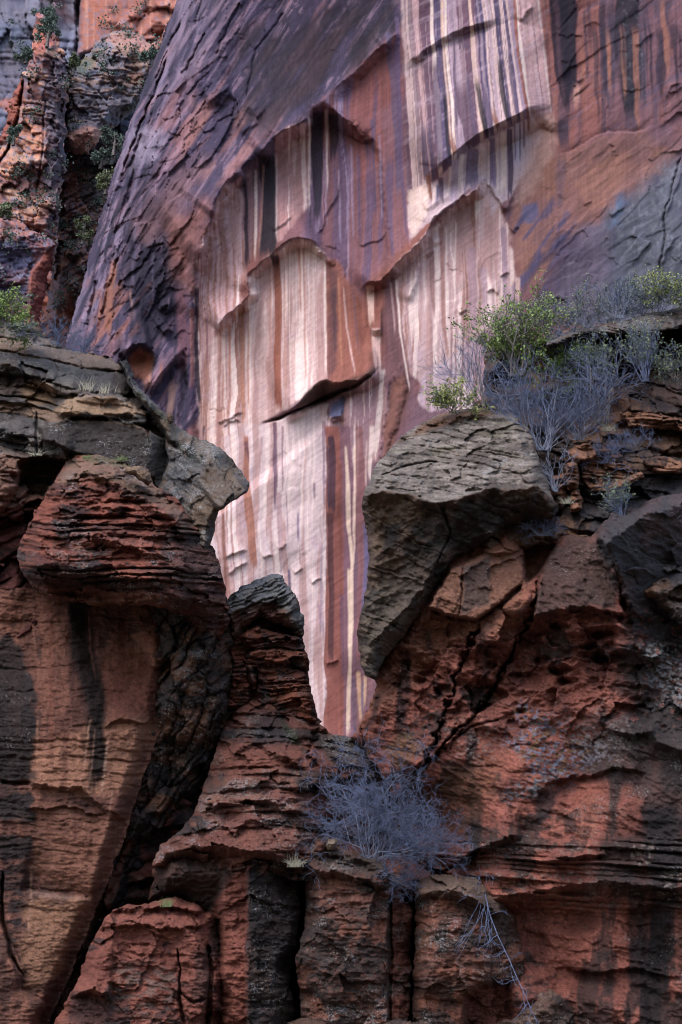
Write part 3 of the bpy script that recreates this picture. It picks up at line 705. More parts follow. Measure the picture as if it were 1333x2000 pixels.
# below the bowl's foot
W.zone([(848, 362), (872, 330), (915, 293), (980, 256), (1040, 224), (1060, 260), (1040, 320), (1000, 380), (960, 420), (948, 350), (905, 378), (846, 428), (800, 470), (796, 400), (830, 350)], C(200, 178, 182), 0.95, 3, 3, sd=22)
for (x0, y0, x1, y1, w, cc) in [(890, 312, 884, 400, 14, lilac), (862, 345, 864, 395, 10, purp), (924, 290, 920, 372, 22, C(142, 124, 146)), (880, 325, 876, 385, 5, cream), (903, 300, 899, 372, 9, cream), (944, 278, 942, 352, 14, pale),
                               (963, 268, 962, 370, 13, C(146, 128, 156)), (956, 275, 955, 370, 3, cream), (984, 256, 984, 380, 10, cream), (996, 250, 996, 390, 11, purp), (1010, 240, 1010, 330, 12, C(196, 184, 198)), (1006, 240, 1006, 320, 2.5, blue),
                               (1016, 240, 1016, 320, 2.5, blue), (1024, 235, 1024, 300, 3, purp), (972, 266, 972, 380, 3, cream), (1033, 226, 1034, 262, 6, brn), (848, 365, 845, 405, 4, cream), (856, 360, 853, 402, 5, blue), (837, 340, 842, 400, 8, brn)]:
    W.streak([(x0, y0), (x1, y1)], w, cc, 0.9, 1.2, 1.0, 4, 14)
W.zone([(1040, 232), (1086, 220), (1080, 300), (1060, 340), (1020, 400), (1000, 400), (1030, 320)], C(198, 162, 150), 0.7, 10, 8, sd=23)
W.zone([(796, 370), (836, 355), (838, 410), (808, 462), (798, 440)], C(226, 200, 188), 0.9, 4, 4, sd=24)
# dark curtains at the right
for (pts, w, cc, a) in [([(1092, -20), (1094, 60), (1100, 150), (1112, 230)], [36, 34, 26, 8], C(58, 48, 64), .95), ([(1108, -20), (1112, 90), (1120, 200)], [34, 30, 10], C(52, 46, 62), .95), ([(1086, -10), (1092, 120), (1104, 220)], [8, 8, 5], C(92, 70, 82), .8),
                        ([(1104, 225), (1104, 298)], [26, 20], C(88, 74, 90), .85), ([(1142, 10), (1150, 170)], [7, 5], C(96, 76, 86), .8), ([(1176, 40), (1188, 210)], [9, 6], C(80, 74, 92), .8), ([(1196, 20), (1204, 170)], [20, 10], C(86, 76, 92), .85),
                        ([(1224, -20), (1228, 150), (1232, 236)], [46, 40, 14], C(60, 58, 70), .92), ([(1246, 60), (1250, 210)], [20, 8], C(66, 68, 84), .8), ([(1258, 90), (1262, 220)], [12, 6], C(78, 78, 96), .8), ([(1296, -10), (1296, 60)], [40, 16], C(82, 74, 92), .7),
                        ([(1160, 60), (1166, 190)], [6, 4], C(176, 126, 112), .6), ([(1214, 40), (1222, 200)], [8, 6], C(170, 120, 100), .7), ([(1130, 160), (1126, 215)], [14, 10], C(196, 152, 140), .8), ([(1096, 300), (1094, 420)], [18, 12], C(120, 100, 116), .6),
                        ([(1186, 50), (1192, 190)], [6, 5], C(172, 126, 112), .6)]:
    W.streak(pts, w, cc, a, 3, 2.5, 20, 35)
W.paint(W.mask([(1215, 0), (1262, 0), (1262, 200), (1225, 200)], 8, 8) * sstep(0.35, .5, fbm(X / 5, Y / 7, 3, 151)), C(120, 124, 128), 0.35)
for k in range(16):                                              # thinner black and rusty drips further right
    q = TAB[k, 3]; x0 = 1128 + k * 14 + 9 * TAB[k, 5]; y0 = -30 + 110 * TAB[k, 7]; y1 = y0 + 120 + 160 * TAB[k, 9]
    W.streak([(x0, y0), (x0 + 4, (y0 + y1) / 2), (x0 + 8, y1)], [5 + 12 * q, 4 + 9 * q, 3], C(66, 56, 72) if k % 4 else C(172, 118, 100), .5 + .35 * TAB[k, 11], 2.5, 3, 30, 60, .6)
# named stains: (points, width, colour, strength)
DK = C(66, 58, 70); RB = C(164, 102, 84); OR = C(186, 122, 92)
for (pts, w, cc, a) in [
    # inside the first arch
    ([(478, 350), (482, 420), (484, 520)], [5, 8, 9], DK, .85), ([(488, 330), (490, 420), (490, 510)], [12, 10, 7], C(150, 118, 120), .8), ([(500, 330), (500, 470), (498, 510)], [6, 5, 4], cream, .7),
    ([(520, 300), (526, 380), (528, 440), (518, 505)], [36, 28, 30, 30], C(66, 60, 70), .95), ([(541, 300), (541, 400), (540, 476)], [4, 4, 3], pale, .8), ([(515, 320), (510, 430), (506, 500)], [4, 4, 4], C(182, 140, 130), .7),
    ([(604, 228), (605, 320), (604, 410)], [4, 5, 3], cream, .9), ([(622, 216), (622, 310), (618, 440)], [28, 26, 10], C(70, 62, 74), .92), ([(637, 212), (639, 300), (639, 372)], [7, 5, 3], pale, .95), ([(652, 220), (654, 270), (650, 320)], [20, 18, 8], C(76, 66, 78), .85),
    ([(575, 270), (575, 345)], [6, 4], pale, .6), ([(606, 400), (608, 460)], [6, 5], C(92, 76, 92), .8), ([(662, 330), (666, 480)], [4, 3], C(176, 160, 182), .5), ([(700, 300), (704, 480)], [7, 5], C(110, 94, 124), .7), ([(728, 230), (732, 430)], [8, 6], C(108, 96, 126), .7), ([(742, 260), (746, 440)], [4, 4], C(160, 148, 172), .5),
    ([(758, 60), (772, 200), (780, 380)], [10, 16, 10], C(104, 96, 124), .7), ([(776, 30), (784, 330), (796, 460)], [9, 7, 4], C(112, 94, 126), .7), ([(686, 280), (690, 470)], [4, 3], C(168, 152, 178), .5), ([(716, 270), (718, 330)], [6, 3], C(92, 84, 108), .7),
    # under the second arch
    ([(540, 500), (543, 600), (543, 700), (543, 800)], [12, 14, 14, 13], RB, .95), ([(536, 496), (540, 530)], [16, 6], DK, .8), ([(528, 520), (528, 600), (527, 800)], [3, 4, 3], C(188, 140, 124), .7), ([(556, 500), (557, 640), (558, 760)], [4, 3, 3], C(196, 150, 132), .7),
    ([(584, 480), (586, 560), (588, 620)], [4, 4, 2], C(188, 128, 108), .85), ([(593, 480), (595, 600), (598, 760)], [3, 3, 2], C(178, 120, 104), .8), ([(578, 474), (579, 620)], [2.5, 2], cream, .8), ([(602, 476), (604, 640)], [2.5, 2], cream, .8), ([(612, 474), (614, 690)], [2.5, 2], cream, .7),
    ([(566, 480), (567, 760)], [3, 2], cream, .7), ([(634, 500), (637, 740)], [4, 4], cream, .8), ([(428, 640), (428, 800), (428, 920)], [6, 9, 6], C(176, 132, 122), .85), ([(448, 630), (450, 740)], [7, 3], C(196, 128, 104), .8), ([(472, 600), (474, 690), (476, 830)], [12, 9, 8], C(184, 130, 106), .8),
    ([(486, 600), (486, 700), (486, 800)], [3, 4, 3], C(190, 128, 102), .7), ([(460, 610), (462, 720)], [4, 2], C(186, 118, 96), .8), ([(438, 640), (440, 800)], [3, 2], cream, .7), ([(406, 610), (404, 720)], [4, 3], C(150, 116, 130), .7), ([(396, 620), (397, 760)], [5, 3], C(176, 144, 148), .7),
    ([(384, 560), (384, 640), (386, 740), (392, 800)], [7, 6, 9, 4], DK, .9), ([(374, 600), (376, 760)], [9, 8], C(160, 112, 108), .8),
    ([(362, 690), (360, 800), (360, 850)], [16, 14, 8], C(80, 74, 96), .85), ([(345, 720), (344, 850)], [8, 6], C(140, 124, 146), .7), ([(398, 830), (398, 860)], [5, 4], DK, .8),
    # reddish slab
    ([(672, 560), (678, 640), (694, 730)], [3, 4, 4], C(206, 172, 164), .8), ([(652, 560), (656, 690)], [10, 6], C(100, 76, 82), .7), ([(662, 540), (668, 720)], [5, 4], C(186, 130, 104), .7), ([(700, 580), (714, 720)], [12, 8], C(150, 96, 84), .6), ([(690, 560), (702, 700)], [4, 3], C(118, 96, 110), .6),
    ([(722, 556), (728, 640)], [16, 12], C(222, 190, 176), .9), ([(735, 640), (740, 740)], [18, 14], C(218, 186, 176), .85), ([(748, 720), (742, 800), (730, 900)], [10, 12, 8], cream, .75), ([(738, 690), (738, 790)], [4, 3], C(176, 132, 128), .7), ([(757, 560), (768, 660), (780, 740)], [10, 14, 10], C(120, 88, 92), .8), ([(764, 550), (772, 660)], [4, 3], C(200, 170, 166), .6),
    # right pale field
    ([(800, 500), (796, 600), (806, 740)], [7, 6, 6], C(176, 146, 150), .7), ([(841, 460), (845, 560), (848, 620)], [10, 9, 4], C(160, 120, 116), .75), ([(862, 440), (866, 540), (868, 640), (876, 700)], [10, 8, 6, 5], C(172, 126, 116), .75), ([(922, 480), (924, 600), (930, 650)], [14, 16, 10], C(176, 146, 154), .8), ([(945, 520), (950, 620)], [16, 10], C(188, 160, 168), .7),
    ([(890, 430), (890, 600)], [3, 2], cream, .7), ([(872, 440), (874, 600)], [4, 2], cream, .7), ([(932, 390), (932, 440)], [10, 6], cream, .8), ([(908, 400), (908, 560)], [5, 3], C(192, 160, 156), .7), ([(775, 545), (782, 650), (800, 760)], [5, 4, 3], cream, .8), ([(790, 540), (800, 660)], [7, 5], C(186, 150, 146), .7), ([(985, 440), (988, 600)], [10, 8], C(164, 138, 156), .7), ([(1012, 540), (1010, 600)], [12, 8], C(214, 180, 168), .8), ([(972, 560), (976, 620)], [8, 6], C(214, 182, 172), .7),
    # lower curtain
    ([(480, 850), (484, 960), (492, 1050), (498, 1115)], [8, 14, 20, 14], C(178, 122, 104), .95), ([(436, 1000), (440, 1100), (444, 1180)], [6, 5, 4], C(156, 110, 100), .85), ([(480, 860), (483, 905)], [6, 7], C(120, 84, 96), .8), ([(536, 822), (538, 900), (538, 1000)], [6, 9, 5], C(120, 88, 108), .85), ([(552, 830), (552, 960)], [4, 3], C(150, 112, 124), .7), ([(544, 960), (548, 1060), (550, 1110)], [12, 8, 8], C(180, 146, 150), .7), ([(560, 960), (562, 1050)], [3, 2], C(140, 112, 132), .7),
    ([(583, 1000), (583, 1070)], [4, 3], C(132, 112, 142), .85), ([(566, 1110), (566, 1160)], [5, 4], C(112, 98, 130), .85), ([(614, 940), (614, 985)], [4, 3], C(122, 98, 116), .8), ([(512, 850), (510, 900)], [4, 3], C(160, 124, 130), .6), ([(456, 850), (456, 960)], [14, 10], C(232, 206, 194), .6),
    ([(634, 820), (632, 870), (634, 1000)], [7, 6, 3], C(140, 112, 130), .7),
    ([(650, 830), (652, 900), (656, 1100), (654, 1300), (656, 1445)], [26, 36, 40, 40, 42], C(156, 98, 88), .95), ([(646, 850), (648, 900), (648, 1000)], [12, 16, 12], C(84, 62, 76), .85), ([(640, 870), (642, 985)], [6, 5], C(92, 70, 84), .8),
    ([(676, 830), (680, 1000), (682, 1200), (684, 1445)], [22, 26, 26, 22], C(142, 104, 116), .85), ([(664, 900), (668, 1100), (668, 1440)], [8, 8, 6], C(150, 92, 80), .7), ([(645, 1000), (648, 1130), (646, 1300)], [12, 10, 12], C(92, 64, 70), .75), ([(668, 1160), (670, 1340)], [8, 6], C(116, 92, 116), .6),
    ([(676, 870), (680, 960), (682, 1030), (688, 1100), (684, 1290)], [4, 8, 9, 6, 8], C(226, 200, 178), .92), ([(693, 870), (694, 960), (692, 1060), (690, 1110)], [5, 6, 4, 3], C(226, 198, 178), .9), ([(683, 1110), (684, 1200), (684, 1300), (680, 1440)], [10, 9, 8, 6], C(226, 200, 176), .85), ([(702, 830), (706, 1000), (704, 1300)], [14, 20, 12], C(150, 104, 104), .85), ([(712, 1020), (716, 1100), (704, 1240)], [8, 10, 6], C(118, 112, 148), .75), ([(717, 860), (714, 960)], [3, 3], C(214, 186, 176), .7),
    ([(727, 830), (722, 940)], [9, 6], cream, .8), ([(629, 1060), (628, 1200), (632, 1250)], [4, 6, 5], C(180, 156, 166), .8), ([(624, 1180), (626, 1245)], [5, 3], C(150, 126, 146), .7), ([(700, 1310), (706, 1420)], [7, 5], C(206, 168, 136), .8), ([(690, 1320), (694, 1440)], [8, 8], C(118, 96, 110), .8), ([(714, 1320), (712, 1390)], [6, 4], C(216, 180, 150), .8), ([(708, 1330), (708, 1400)], [4, 4], C(120, 110, 138), .7)]:
    W.streak(pts, w, cc, a, 1.4, 1.2, 6, 22, 0.3)
# blackening under the slot, blue plate, orange patches on the dark left foot
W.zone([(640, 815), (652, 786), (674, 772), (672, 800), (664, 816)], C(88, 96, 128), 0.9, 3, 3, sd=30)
for (pts, w, cc, a) in [([(222, 500), (216, 560), (206, 660)], [10, 16, 20], C(178, 120, 96), .7), ([(200, 560), (192, 660)], [6, 10], C(170, 112, 96), .6), ([(256, 560), (258, 620)], [5, 3], C(178, 142, 136), .7), ([(290, 690), (284, 760)], [18, 16], C(196, 138, 114), .8), ([(352, 560), (356, 640), (352, 740)], [24, 28, 10], C(140, 96, 104), .6),
                        ([(316, 700), (312, 760)], [6, 4], C(170, 116, 100), .7), ([(340, 740), (326, 830)], [16, 14], C(206, 164, 150), .8), ([(262, 430), (262, 640)], [4, 4], C(124, 116, 140), .4), ([(300, 460), (300, 600)], [5, 4], C(112, 104, 128), .4)]:
    W.streak(pts, w, cc, a, 3, 3, 20, 30)
W.paint(W.mask([(180, 560), (290, 560), (270, 640), (200, 690), (160, 680)], 16, 16) * sstep(-0.1, .5, d2 + 0.3 * mid), C(164, 110, 92), 0.5)
W.zone([(250, 700), (275, 680), (296, 690), (285, 740), (262, 740)], C(176, 116, 96), .8, 5, 5, sd=31)
# fine plumb hairlines and dust everywhere
W.col *= (1 + 0.10 * fine + 0.06 * mid + 0.05 * fbm(X / 4, Y / 4, 2, 161))[..., None]
W.col *= (1 + 0.035 * np.clip(dgf, -1, 1))[..., None]
lum = W.col.mean(-1, keepdims=True)                              # varnish is a good deal darker than bare stone
W.col *= np.clip((lum / .38) ** .2, .6, 1.0) * np.clip((.36 / lum) ** .35, .8, 1.0)
W.col *= np.array([1.08, 1.04, 1.09], np.float32)
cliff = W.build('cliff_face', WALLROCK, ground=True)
base = Mass([(180, 900), (700, 1100), (1400, 720), (1400, -120), (2300, -120), (2300, 1640), (180, 1640)], 152.5, 9, 0, seed=2, back=20)
base.rough(1, 200, 1.0, 4, 2); base.col[:] = mauve; base.paint(sstep(-.2, .5, fbm(base.PX / 120, base.PY / 160, 3, 101)), red)
tag(base.build('cliff_foot', WALLROCK, ground=True), None, None, None, 'structure')
tag(cliff, 'towering pale and purple streaked sandstone cliff behind the dark rocks', None, None, 'structure')
# ================================================================== broken towers in the side canyon, far upper left
def lichen(M, m, sc=3.5, lo=.45, hi=.65, c=None, a=0.8, seed=0):
    n = fbm(M.PX / sc, M.PY / sc, 3, 300 + seed + M.seed)
    M.paint(m * sstep(lo, hi, n), C(176, 174, 172) if c is None else c, a)
def tint(M, c1, c2, sc=60, seed=0, lo=-.3, hi=.4, sx=1.0, sy=1.0):
    n = fbm(M.PX / (sc * sx), M.PY / (sc * sy), 5, 320 + seed + M.seed)
    M.col[:] = c1
    M.paint(sstep(lo, hi, n), c2)
    return n
FARC = dict(grey=C(130, 134, 160), red=C(188, 118, 102), org=C(208, 146, 124), drk=C(116, 106, 124), tan=C(200, 166, 150), grn=C(92, 106, 98))  # paler and bluer than the stone itself: haze put into the colours
F0 = Mass([(-90, -120), (420, -120), (420, 60), (330, 300), (230, 720), (-90, 720)], 215, 3.0, seed=11, back=25)
X, Y = F0.PX, F0.PY
F0.rough(1, 120, 2.0, 4, 1, sx=.7, sy=1.5)
F0.facets(1, 40, 70, 1.8, .7, ang=15, seed=3, groove=.3)
F0.strata(1, ang=-6, tmin=9, tmax=30, amp=.6, groove=.25, seed=4)
F0.recess([(148, -120), (160, -120), (162, 60), (154, 112), (150, 112)], 4, 4)
F0.plane([(152, 110), (164, -120), (420, -120), (330, 120), (200, 90)], 0, 0, 2.5, 4, flatten=.85)
F0.facets(F0.mask([(210, 40), (330, 0), (420, 0), (330, 120)], 8, 8), 30, 24, 2.2, .8, 30, 6, groove=.4)
n = tint(F0, FARC['grey'], FARC['red'], 60, 1, 0, .5)
F0.zone([(150, 110), (164, -120), (420, -120), (340, 120), (210, 80)], C(190, 122, 106), .9, 6, 6)
fs = fbma(X / 7, Y / 300, 3, 321)
F0.paint(F0.mask([(150, 110), (164, -120), (420, -120), (340, 120), (210, 80)], 6, 6) * sstep(.1, .5, fs), C(216, 156, 140), .8)
F0.zone([(-90, 30), (40, 40), (70, 60), (70, 180), (-90, 220)], C(108, 114, 136), .9, 10, 10)
F0.zone([(-90, -120), (150, -120), (150, 60), (60, 50), (-90, 30)], C(134, 128, 146), .7, 10, 10)
lichen(F0, .6, 6, .2, .6, FARC['grey'])
far = F0.build('far_cliff', FARROCK, ground=True)
tag(far, None, kind='structure')

def far_tower(outline, Y0, seed, label, ang, cols, strat, fac, name='rock_tower'):
    M = Mass(outline, Y0, 2.0, edge_noise=7, edge_scale=16, seed=seed, back=14)
    M.round_edge(26, 4.0)
    M.rough(1, 50, 1.0, 4, 1)
    M.facets(1, 26, 34, fac * .7, .8, 12, seed, groove=.2)
    idx, f, a_ = M.strata(1, ang=ang, tmin=5, tmax=17, amp=strat * .45, groove=.25, warp=12, wscale=60, seed=seed, along=34)
    M.rough(1, 9, .18, 4, 2)
    tint(M, cols[0], cols[1], 34, 2, -.1, .35)
    M.paint(sstep(.55, .9, a_), cols[2], .8)
    M.paint(sstep(.3, .1, a_), FARC['drk'], .5)
    lichen(M, 1, 5, .1, .6, FARC['grey'], .7)
    return M
TA = far_tower([(60, 110), (64, 50), (72, 20), (92, 30), (108, 70), (124, 100), (132, 170), (128, 260), (124, 330), (118, 400), (112, 470), (104, 520), (60, 450), (-60, 450), (-60, 330), (0, 300), (6, 250), (16, 230), (24, 180), (46, 140)], 186, 12, '', -18,
               [C(150, 108, 108), FARC['org'], C(206, 164, 144)], 1.2, 2.0)
TA.zone([(96, 110), (132, 110), (130, 300), (118, 420), (96, 440), (88, 330), (84, 200)], C(110, 106, 124), .8, 8, 8)
TA.zone([(0, 210), (40, 150), (44, 200), (20, 260), (-60, 340)], C(158, 84, 68), .8, 6, 6)
TA.zone([(70, 20), (96, 40), (104, 90), (66, 110)], C(186, 104, 88), .7, 6, 6)
TA.crack([(46, 150), (40, 210), (16, 290), (-10, 330)], 4, 3)
TA.crack([(88, 190), (84, 300), (70, 380)], 2.5, 1.2)
tag(TA.build('rock_tower', FARROCK, ground=False), 'tall layered orange and grey rock tower at the far upper left', 'rock tower')
TB = far_tower([(124, 300), (126, 200), (132, 130), (150, 118), (178, 104), (202, 74), (222, 60), (260, 62), (292, 80), (326, 92), (312, 150), (284, 190), (256, 226), (226, 246), (204, 258), (172, 300), (146, 304)], 196, 13, '', -4,
               [C(118, 112, 126), C(128, 120, 132), C(178, 146, 134)], 1.0, 1.3)
TB.zone([(122, 300), (124, 262), (176, 246), (222, 250), (200, 280), (170, 310), (140, 310)], C(212, 158, 144), .85, 5, 5)
TB.zone([(206, 74), (240, 60), (326, 88), (310, 120), (260, 100)], C(200, 140, 118), .6, 6, 6)
TB.zone([(250, 140), (284, 140), (280, 170), (250, 166)], C(176, 130, 112), .7, 6, 6)
TB.zone([(150, 120), (200, 100), (186, 130), (150, 150)], C(84, 100, 84), .7, 8, 8)
TB.crack([(128, 130), (126, 220), (122, 300)], 3, 2.5)
TB.ledge([(126, 272), (160, 262), (200, 246), (222, 252)], 2.0, 20)
tag(TB.build('rock_tower', FARROCK), 'broad grey rock tower with a pale pink broken foot, beside the leaning cliff edge', 'rock tower')
TD = far_tower([(96, 300), (130, 290), (170, 300), (230, 270), (250, 260), (250, 340), (220, 420), (190, 540), (170, 720), (40, 720), (90, 600), (108, 420)], 200, 14, '', 30,
               [C(122, 96, 98), C(150, 100, 92), C(178, 132, 118)], 1.4, 2.6)
TD.zone([(170, 300), (250, 270), (230, 360), (190, 420), (160, 380)], C(90, 94, 100), .7, 14, 14)
TD.zone([(120, 560), (150, 600), (150, 680), (100, 680)], C(176, 104, 84), .7, 10, 8)
tag(TD.build('rubble_gully', FARROCK, ground=True), 'steep gully of reddish rubble and scrub between the far towers and the cliff', 'rock gully')
TC = far_tower([(-60, 425), (0, 424), (34, 432), (62, 446), (96, 462), (108, 480), (106, 512), (92, 545), (86, 590), (74, 660), (-60, 680)], 176, 15, '', 6,
               [C(140, 98, 104), C(112, 104, 130), C(178, 122, 110)], .7, 1.0)
TC.plane([(58, 530), (84, 500), (106, 480), (108, 520), (90, 560), (80, 660), (50, 680)], -6, 0, 0, 3, flatten=.6)
TC.zone([(58, 530), (84, 500), (106, 480), (108, 520), (90, 560), (80, 660), (50, 680)], C(160, 92, 78), .85, 4, 4)
TC.zone([(-60, 470), (60, 470), (70, 500), (50, 540), (-60, 530)], C(84, 88, 122), .7, 10, 14)
TC.zone([(-60, 560), (40, 556), (60, 590), (-60, 610)], C(84, 88, 120), .6, 8, 12)
TC.ledge([(-60, 545), (20, 552), (56, 540)], .8, 16)
tag(TC.build('rock_tower', FARROCK, ground=True), 'squat blue-stained rock block at the left edge below the tall orange tower', 'rock tower')

# scrub on the ledges of the side canyon: too small and too many to count
FS_V = []
srnd = random.Random(3)
for M, n_ in ((TA, 60), (TB, 60), (TD, 120), (TC, 30), (F0, 70)):
    k = 0
    while k < n_:
        px = srnd.uniform(-20, 320); py = srnd.uniform(0, 640)
        c = int((px - M.x0) / M.step); r = int((py - M.y0) / M.step)
        if not (0 <= c < M.w and 0 <= r < M.h) or M.sd[r, c] > -4 : 
            k += .2; continue
        k += 1
        p0 = M.surf(px, py); sz = srnd.uniform(.35, 1.3)
        for q in range(int(60 * sz)):
            d = Vector((srnd.gauss(0, .5), srnd.gauss(-.2, .4), srnd.gauss(.25, .4))) * sz
            u_ = Vector((srnd.gauss(0, 1), srnd.gauss(0, 1), srnd.gauss(0, 1))).normalized() * .26; w_ = u_.cross(Vector((srnd.gauss(0, 1), srnd.gauss(0, 1), srnd.gauss(0, 1)))).normalized() * .13
            a_ = p0 + d
            FS_V += [a_, a_ + u_ * .5 + w_, a_ + u_, a_ + u_ * .5 - w_]
# ================================================================== foreground rocks
K = dict(red=C(140, 74, 56), dred=C(104, 54, 44), brn=C(120, 80, 62), drk=C(56, 49, 50), blk=C(38, 34, 37), tan=C(176, 132, 98), gry=C(120, 118, 118), lic=C(172, 172, 174), org=C(170, 92, 60), wine=C(112, 62, 58))
def specks(M, m, a=0.8, lo=.42, sc=3.2, big=70, c=None, seed=0):
    """crusts of pale lichen, in clusters"""
    r = fbm(M.PX / big, M.PY / (big * .6), 4, 350 + seed + M.seed)
    M.lich = np.maximum(M.lich, np.clip(.38 + .95 * r - (lo - .4) * 1.9, 0, 1) * m * min(1, a * 1.1))
def coat(M, base, base2, varn, m=1.0, sc=70, vlo=.0, vhi=.35, seed=0, sx=1.0, sy=1.0):
    """rock colour mottled by a second colour, with patches of dark varnish"""
    n = tint(M, base, base2, sc * .6, seed)
    v = fbm(M.PX / (sc * sx), M.PY / (sc * sy), 5, 360 + seed + M.seed, .6)
    v2 = fbm(M.PX / 11, M.PY / 8, 3, 365 + seed + M.seed)
    M.paint(sstep(vlo, vhi, v + .35 * v2) * m, varn, .92)
    M.paint(sstep(.2, .7, v2) * .35, base2)
    return v, v2
def by_layer(M, idx, c, amt=.5, seed=0):
    """single beds that differ in colour"""
    r = TAB[(idx * 7 + seed) & 255, (idx * 3 + 11 + seed) & 255]
    M.paint(sstep(.55, .8, r), c, amt)
def fine(M, amp=1.0, m=1.0, ang=0.0):
    M.rough(m, 22, .05 * amp, 5, 91, sx=1.2, sy=.9, ang=ang, ridge=True)
    M.rough(m, 5.5, .02 * amp, 3, 92, sx=1.7, sy=.8, ang=ang)
ST = 1.75

# ------------------------------------------------------------------ left butte
left = empty('rock_butte', at(220, 2000, 44) * 1.0, 'big layered butte on the left with a beak-shaped overhang and a smooth stained wall below', 'rock butte')
left.location.z = 0.0
# upper slope of dark lichened ledges
A = Mass([(-60, 610), (0, 628), (30, 640), (62, 646), (92, 660), (118, 672), (152, 685), (190, 691), (216, 699), (240, 714), (256, 740), (272, 762), (300, 785), (322, 806),
          (346, 832), (360, 850), (350, 900), (330, 960), (290, 985), (120, 985), (60, 1000), (-60, 1020)], 46.5, ST, 3, 14, seed=21, back=4)
X, Y = A.PX, A.PY
A.round_edge(40, .9)
A.P += -(np.clip(880 - Y, -50, 300) / 100) * 1.25 + .35 * fbm(X / 80, Y / 60, 3, 3)
ia, f, a_ = A.strata(sstep(990, 700, Y) * .6 + .4, ang=-9, tmin=12, tmax=46, amp=.7, groove=.12, warp=9, wscale=140, seed=5, along=90)
A.facets(1, 60, 40, .4, .6, 10, 2, groove=.1)
A.ledge([(-20, 700), (40, 722), (84, 744), (150, 760), (236, 772), (262, 790)], .7, 30)
A.ledge([(20, 756), (44, 748), (70, 742), (96, 752), (112, 762)], .5, 14)
A.plane([(76, 832), (130, 818), (200, 818), (262, 826), (286, 838), (300, 900), (292, 958), (230, 905), (150, 886), (84, 862)], .1, -.15, .6, 4, 3, 20, flatten=.9)
A.plane([(288, 836), (326, 862), (334, 886), (318, 945), (304, 955), (296, 900)], -2.6, 0, .2, 3, 2, flatten=.95)
A.plane([(108, 806), (128, 782), (170, 768), (240, 776), (286, 806), (288, 832), (200, 816), (120, 818)], 0, -.6, .85, 4, 4, flatten=.6)
A.ledge([(100, 812), (140, 802), (200, 808), (260, 806), (285, 822)], .4, 16)
A.ledge([(70, 858), (150, 884), (230, 904), (292, 956)], .7, 60, k=1.5)
A.crack([(72, 800), (70, 850), (74, 900)], 2.5, .5)
A.recess([(36, 905), (62, 896), (120, 900), (140, 905), (96, 950), (70, 990), (40, 990)], 1.8, 7)
A.bulge([(-40, 884), (20, 884), (58, 892), (62, 916), (40, 930), (-40, 926)], .8, 14)
A.bulge([(-40, 930), (20, 924), (38, 950), (10, 1000), (-40, 1020)], .7, 16)
A.ledge([(-30, 838), (40, 850), (100, 868), (140, 892)], .6, 24)
fine(A, 1.2, ang=5)
coat(A, C(112, 104, 98), C(86, 80, 78), K['drk'], sc=60, vlo=-.05, vhi=.3)
by_layer(A, ia, C(150, 116, 90), .7, 3)
A.zone([(76, 834), (130, 820), (200, 820), (286, 838), (300, 900), (294, 955), (230, 905), (150, 888), (84, 864)], C(62, 55, 53), .95, 5, 5)
A.zone([(288, 836), (326, 862), (334, 886), (318, 945), (304, 955), (296, 900)], C(92, 88, 90), .9, 3, 3)
A.zone([(100, 806), (128, 782), (170, 770), (240, 778), (284, 808), (200, 812)], C(170, 134, 100), .85, 4, 5)
A.zone([(36, 756), (70, 744), (108, 762), (106, 792), (60, 790)], C(168, 132, 98), .8, 5, 6)
A.zone([(-40, 884), (58, 894), (38, 930), (60, 960), (40, 1060), (-40, 1040)], C(134, 92, 74), .85, 6, 6)
A.zone([(90, 660), (200, 692), (240, 720), (200, 760), (100, 730), (30, 690)], C(88, 88, 90), .5, 14, 12)
specks(A, sstep(900, 760, Y), .75, .4)
specks(A, 1, .8, .4, 4)
A.zone([(250, 735), (290, 785), (320, 815), (312, 820), (270, 775)], C(62, 74, 48), .7, 4, 4)
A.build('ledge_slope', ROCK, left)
# the beak
B = Mass([(232, 702), (250, 716), (262, 748), (300, 785), (322, 806), (346, 832), (372, 848), (400, 860), (430, 874), (456, 900), (474, 924), (487, 944), (484, 960), (466, 975), (444, 986), (426, 1000),
          (418, 1035), (411, 1062), (400, 1080), (350, 1060), (318, 1000), (310, 955), (330, 900), (322, 856), (296, 812), (262, 772)], 45.6, ST, 3, 16, seed=22, back=3)
X, Y = B.PX, B.PY
B.round_edge(24, .8)
B.P += 1.1 * sstep(300, 470, X) - .3 * (900 - Y) / 100
B.plane([(262, 748), (340, 830), (352, 880), (322, 856), (262, 776), (240, 710)], -1.0, 0, .2, 4, flatten=.5)
B.crack([(262, 776), (300, 816), (330, 862), (352, 880)], 4, .5)
B.ledge([(426, 1000), (446, 984), (468, 972), (486, 954)], .9, 40, k=.8)
B.strata(1, ang=-38, tmin=10, tmax=40, amp=.12, groove=.05, warp=14, seed=8)
B.facets(1, 60, 44, .18, .7, 35, 3)
fine(B, 1.2, ang=-35)
coat(B, C(88, 88, 90), C(110, 94, 80), C(56, 55, 57), sc=46, vlo=-.05, vhi=.3)
B.zone([(400, 900), (480, 930), (484, 965), (430, 1000), (412, 1070), (360, 1040), (380, 960)], C(118, 94, 74), .55, 14, 12)
B.zone([(340, 862), (384, 872), (400, 896), (376, 906), (346, 890)], C(46, 50, 42), .85, 8, 8)
B.zone([(330, 900), (400, 900), (390, 960), (340, 1000), (316, 960)], C(104, 106, 110), .5, 12, 12)
B.zone([(236, 706), (262, 770), (330, 850), (350, 880), (318, 850), (262, 776)], C(62, 58, 52), .85, 4, 4)
B.zone([(256, 742), (300, 796), (316, 806), (330, 830), (296, 800), (262, 770)], C(58, 70, 44), .7, 4, 4)
specks(B, 1, .9, .32, 3.4, 50); B.rough(1, 16, .07, 5, 15)
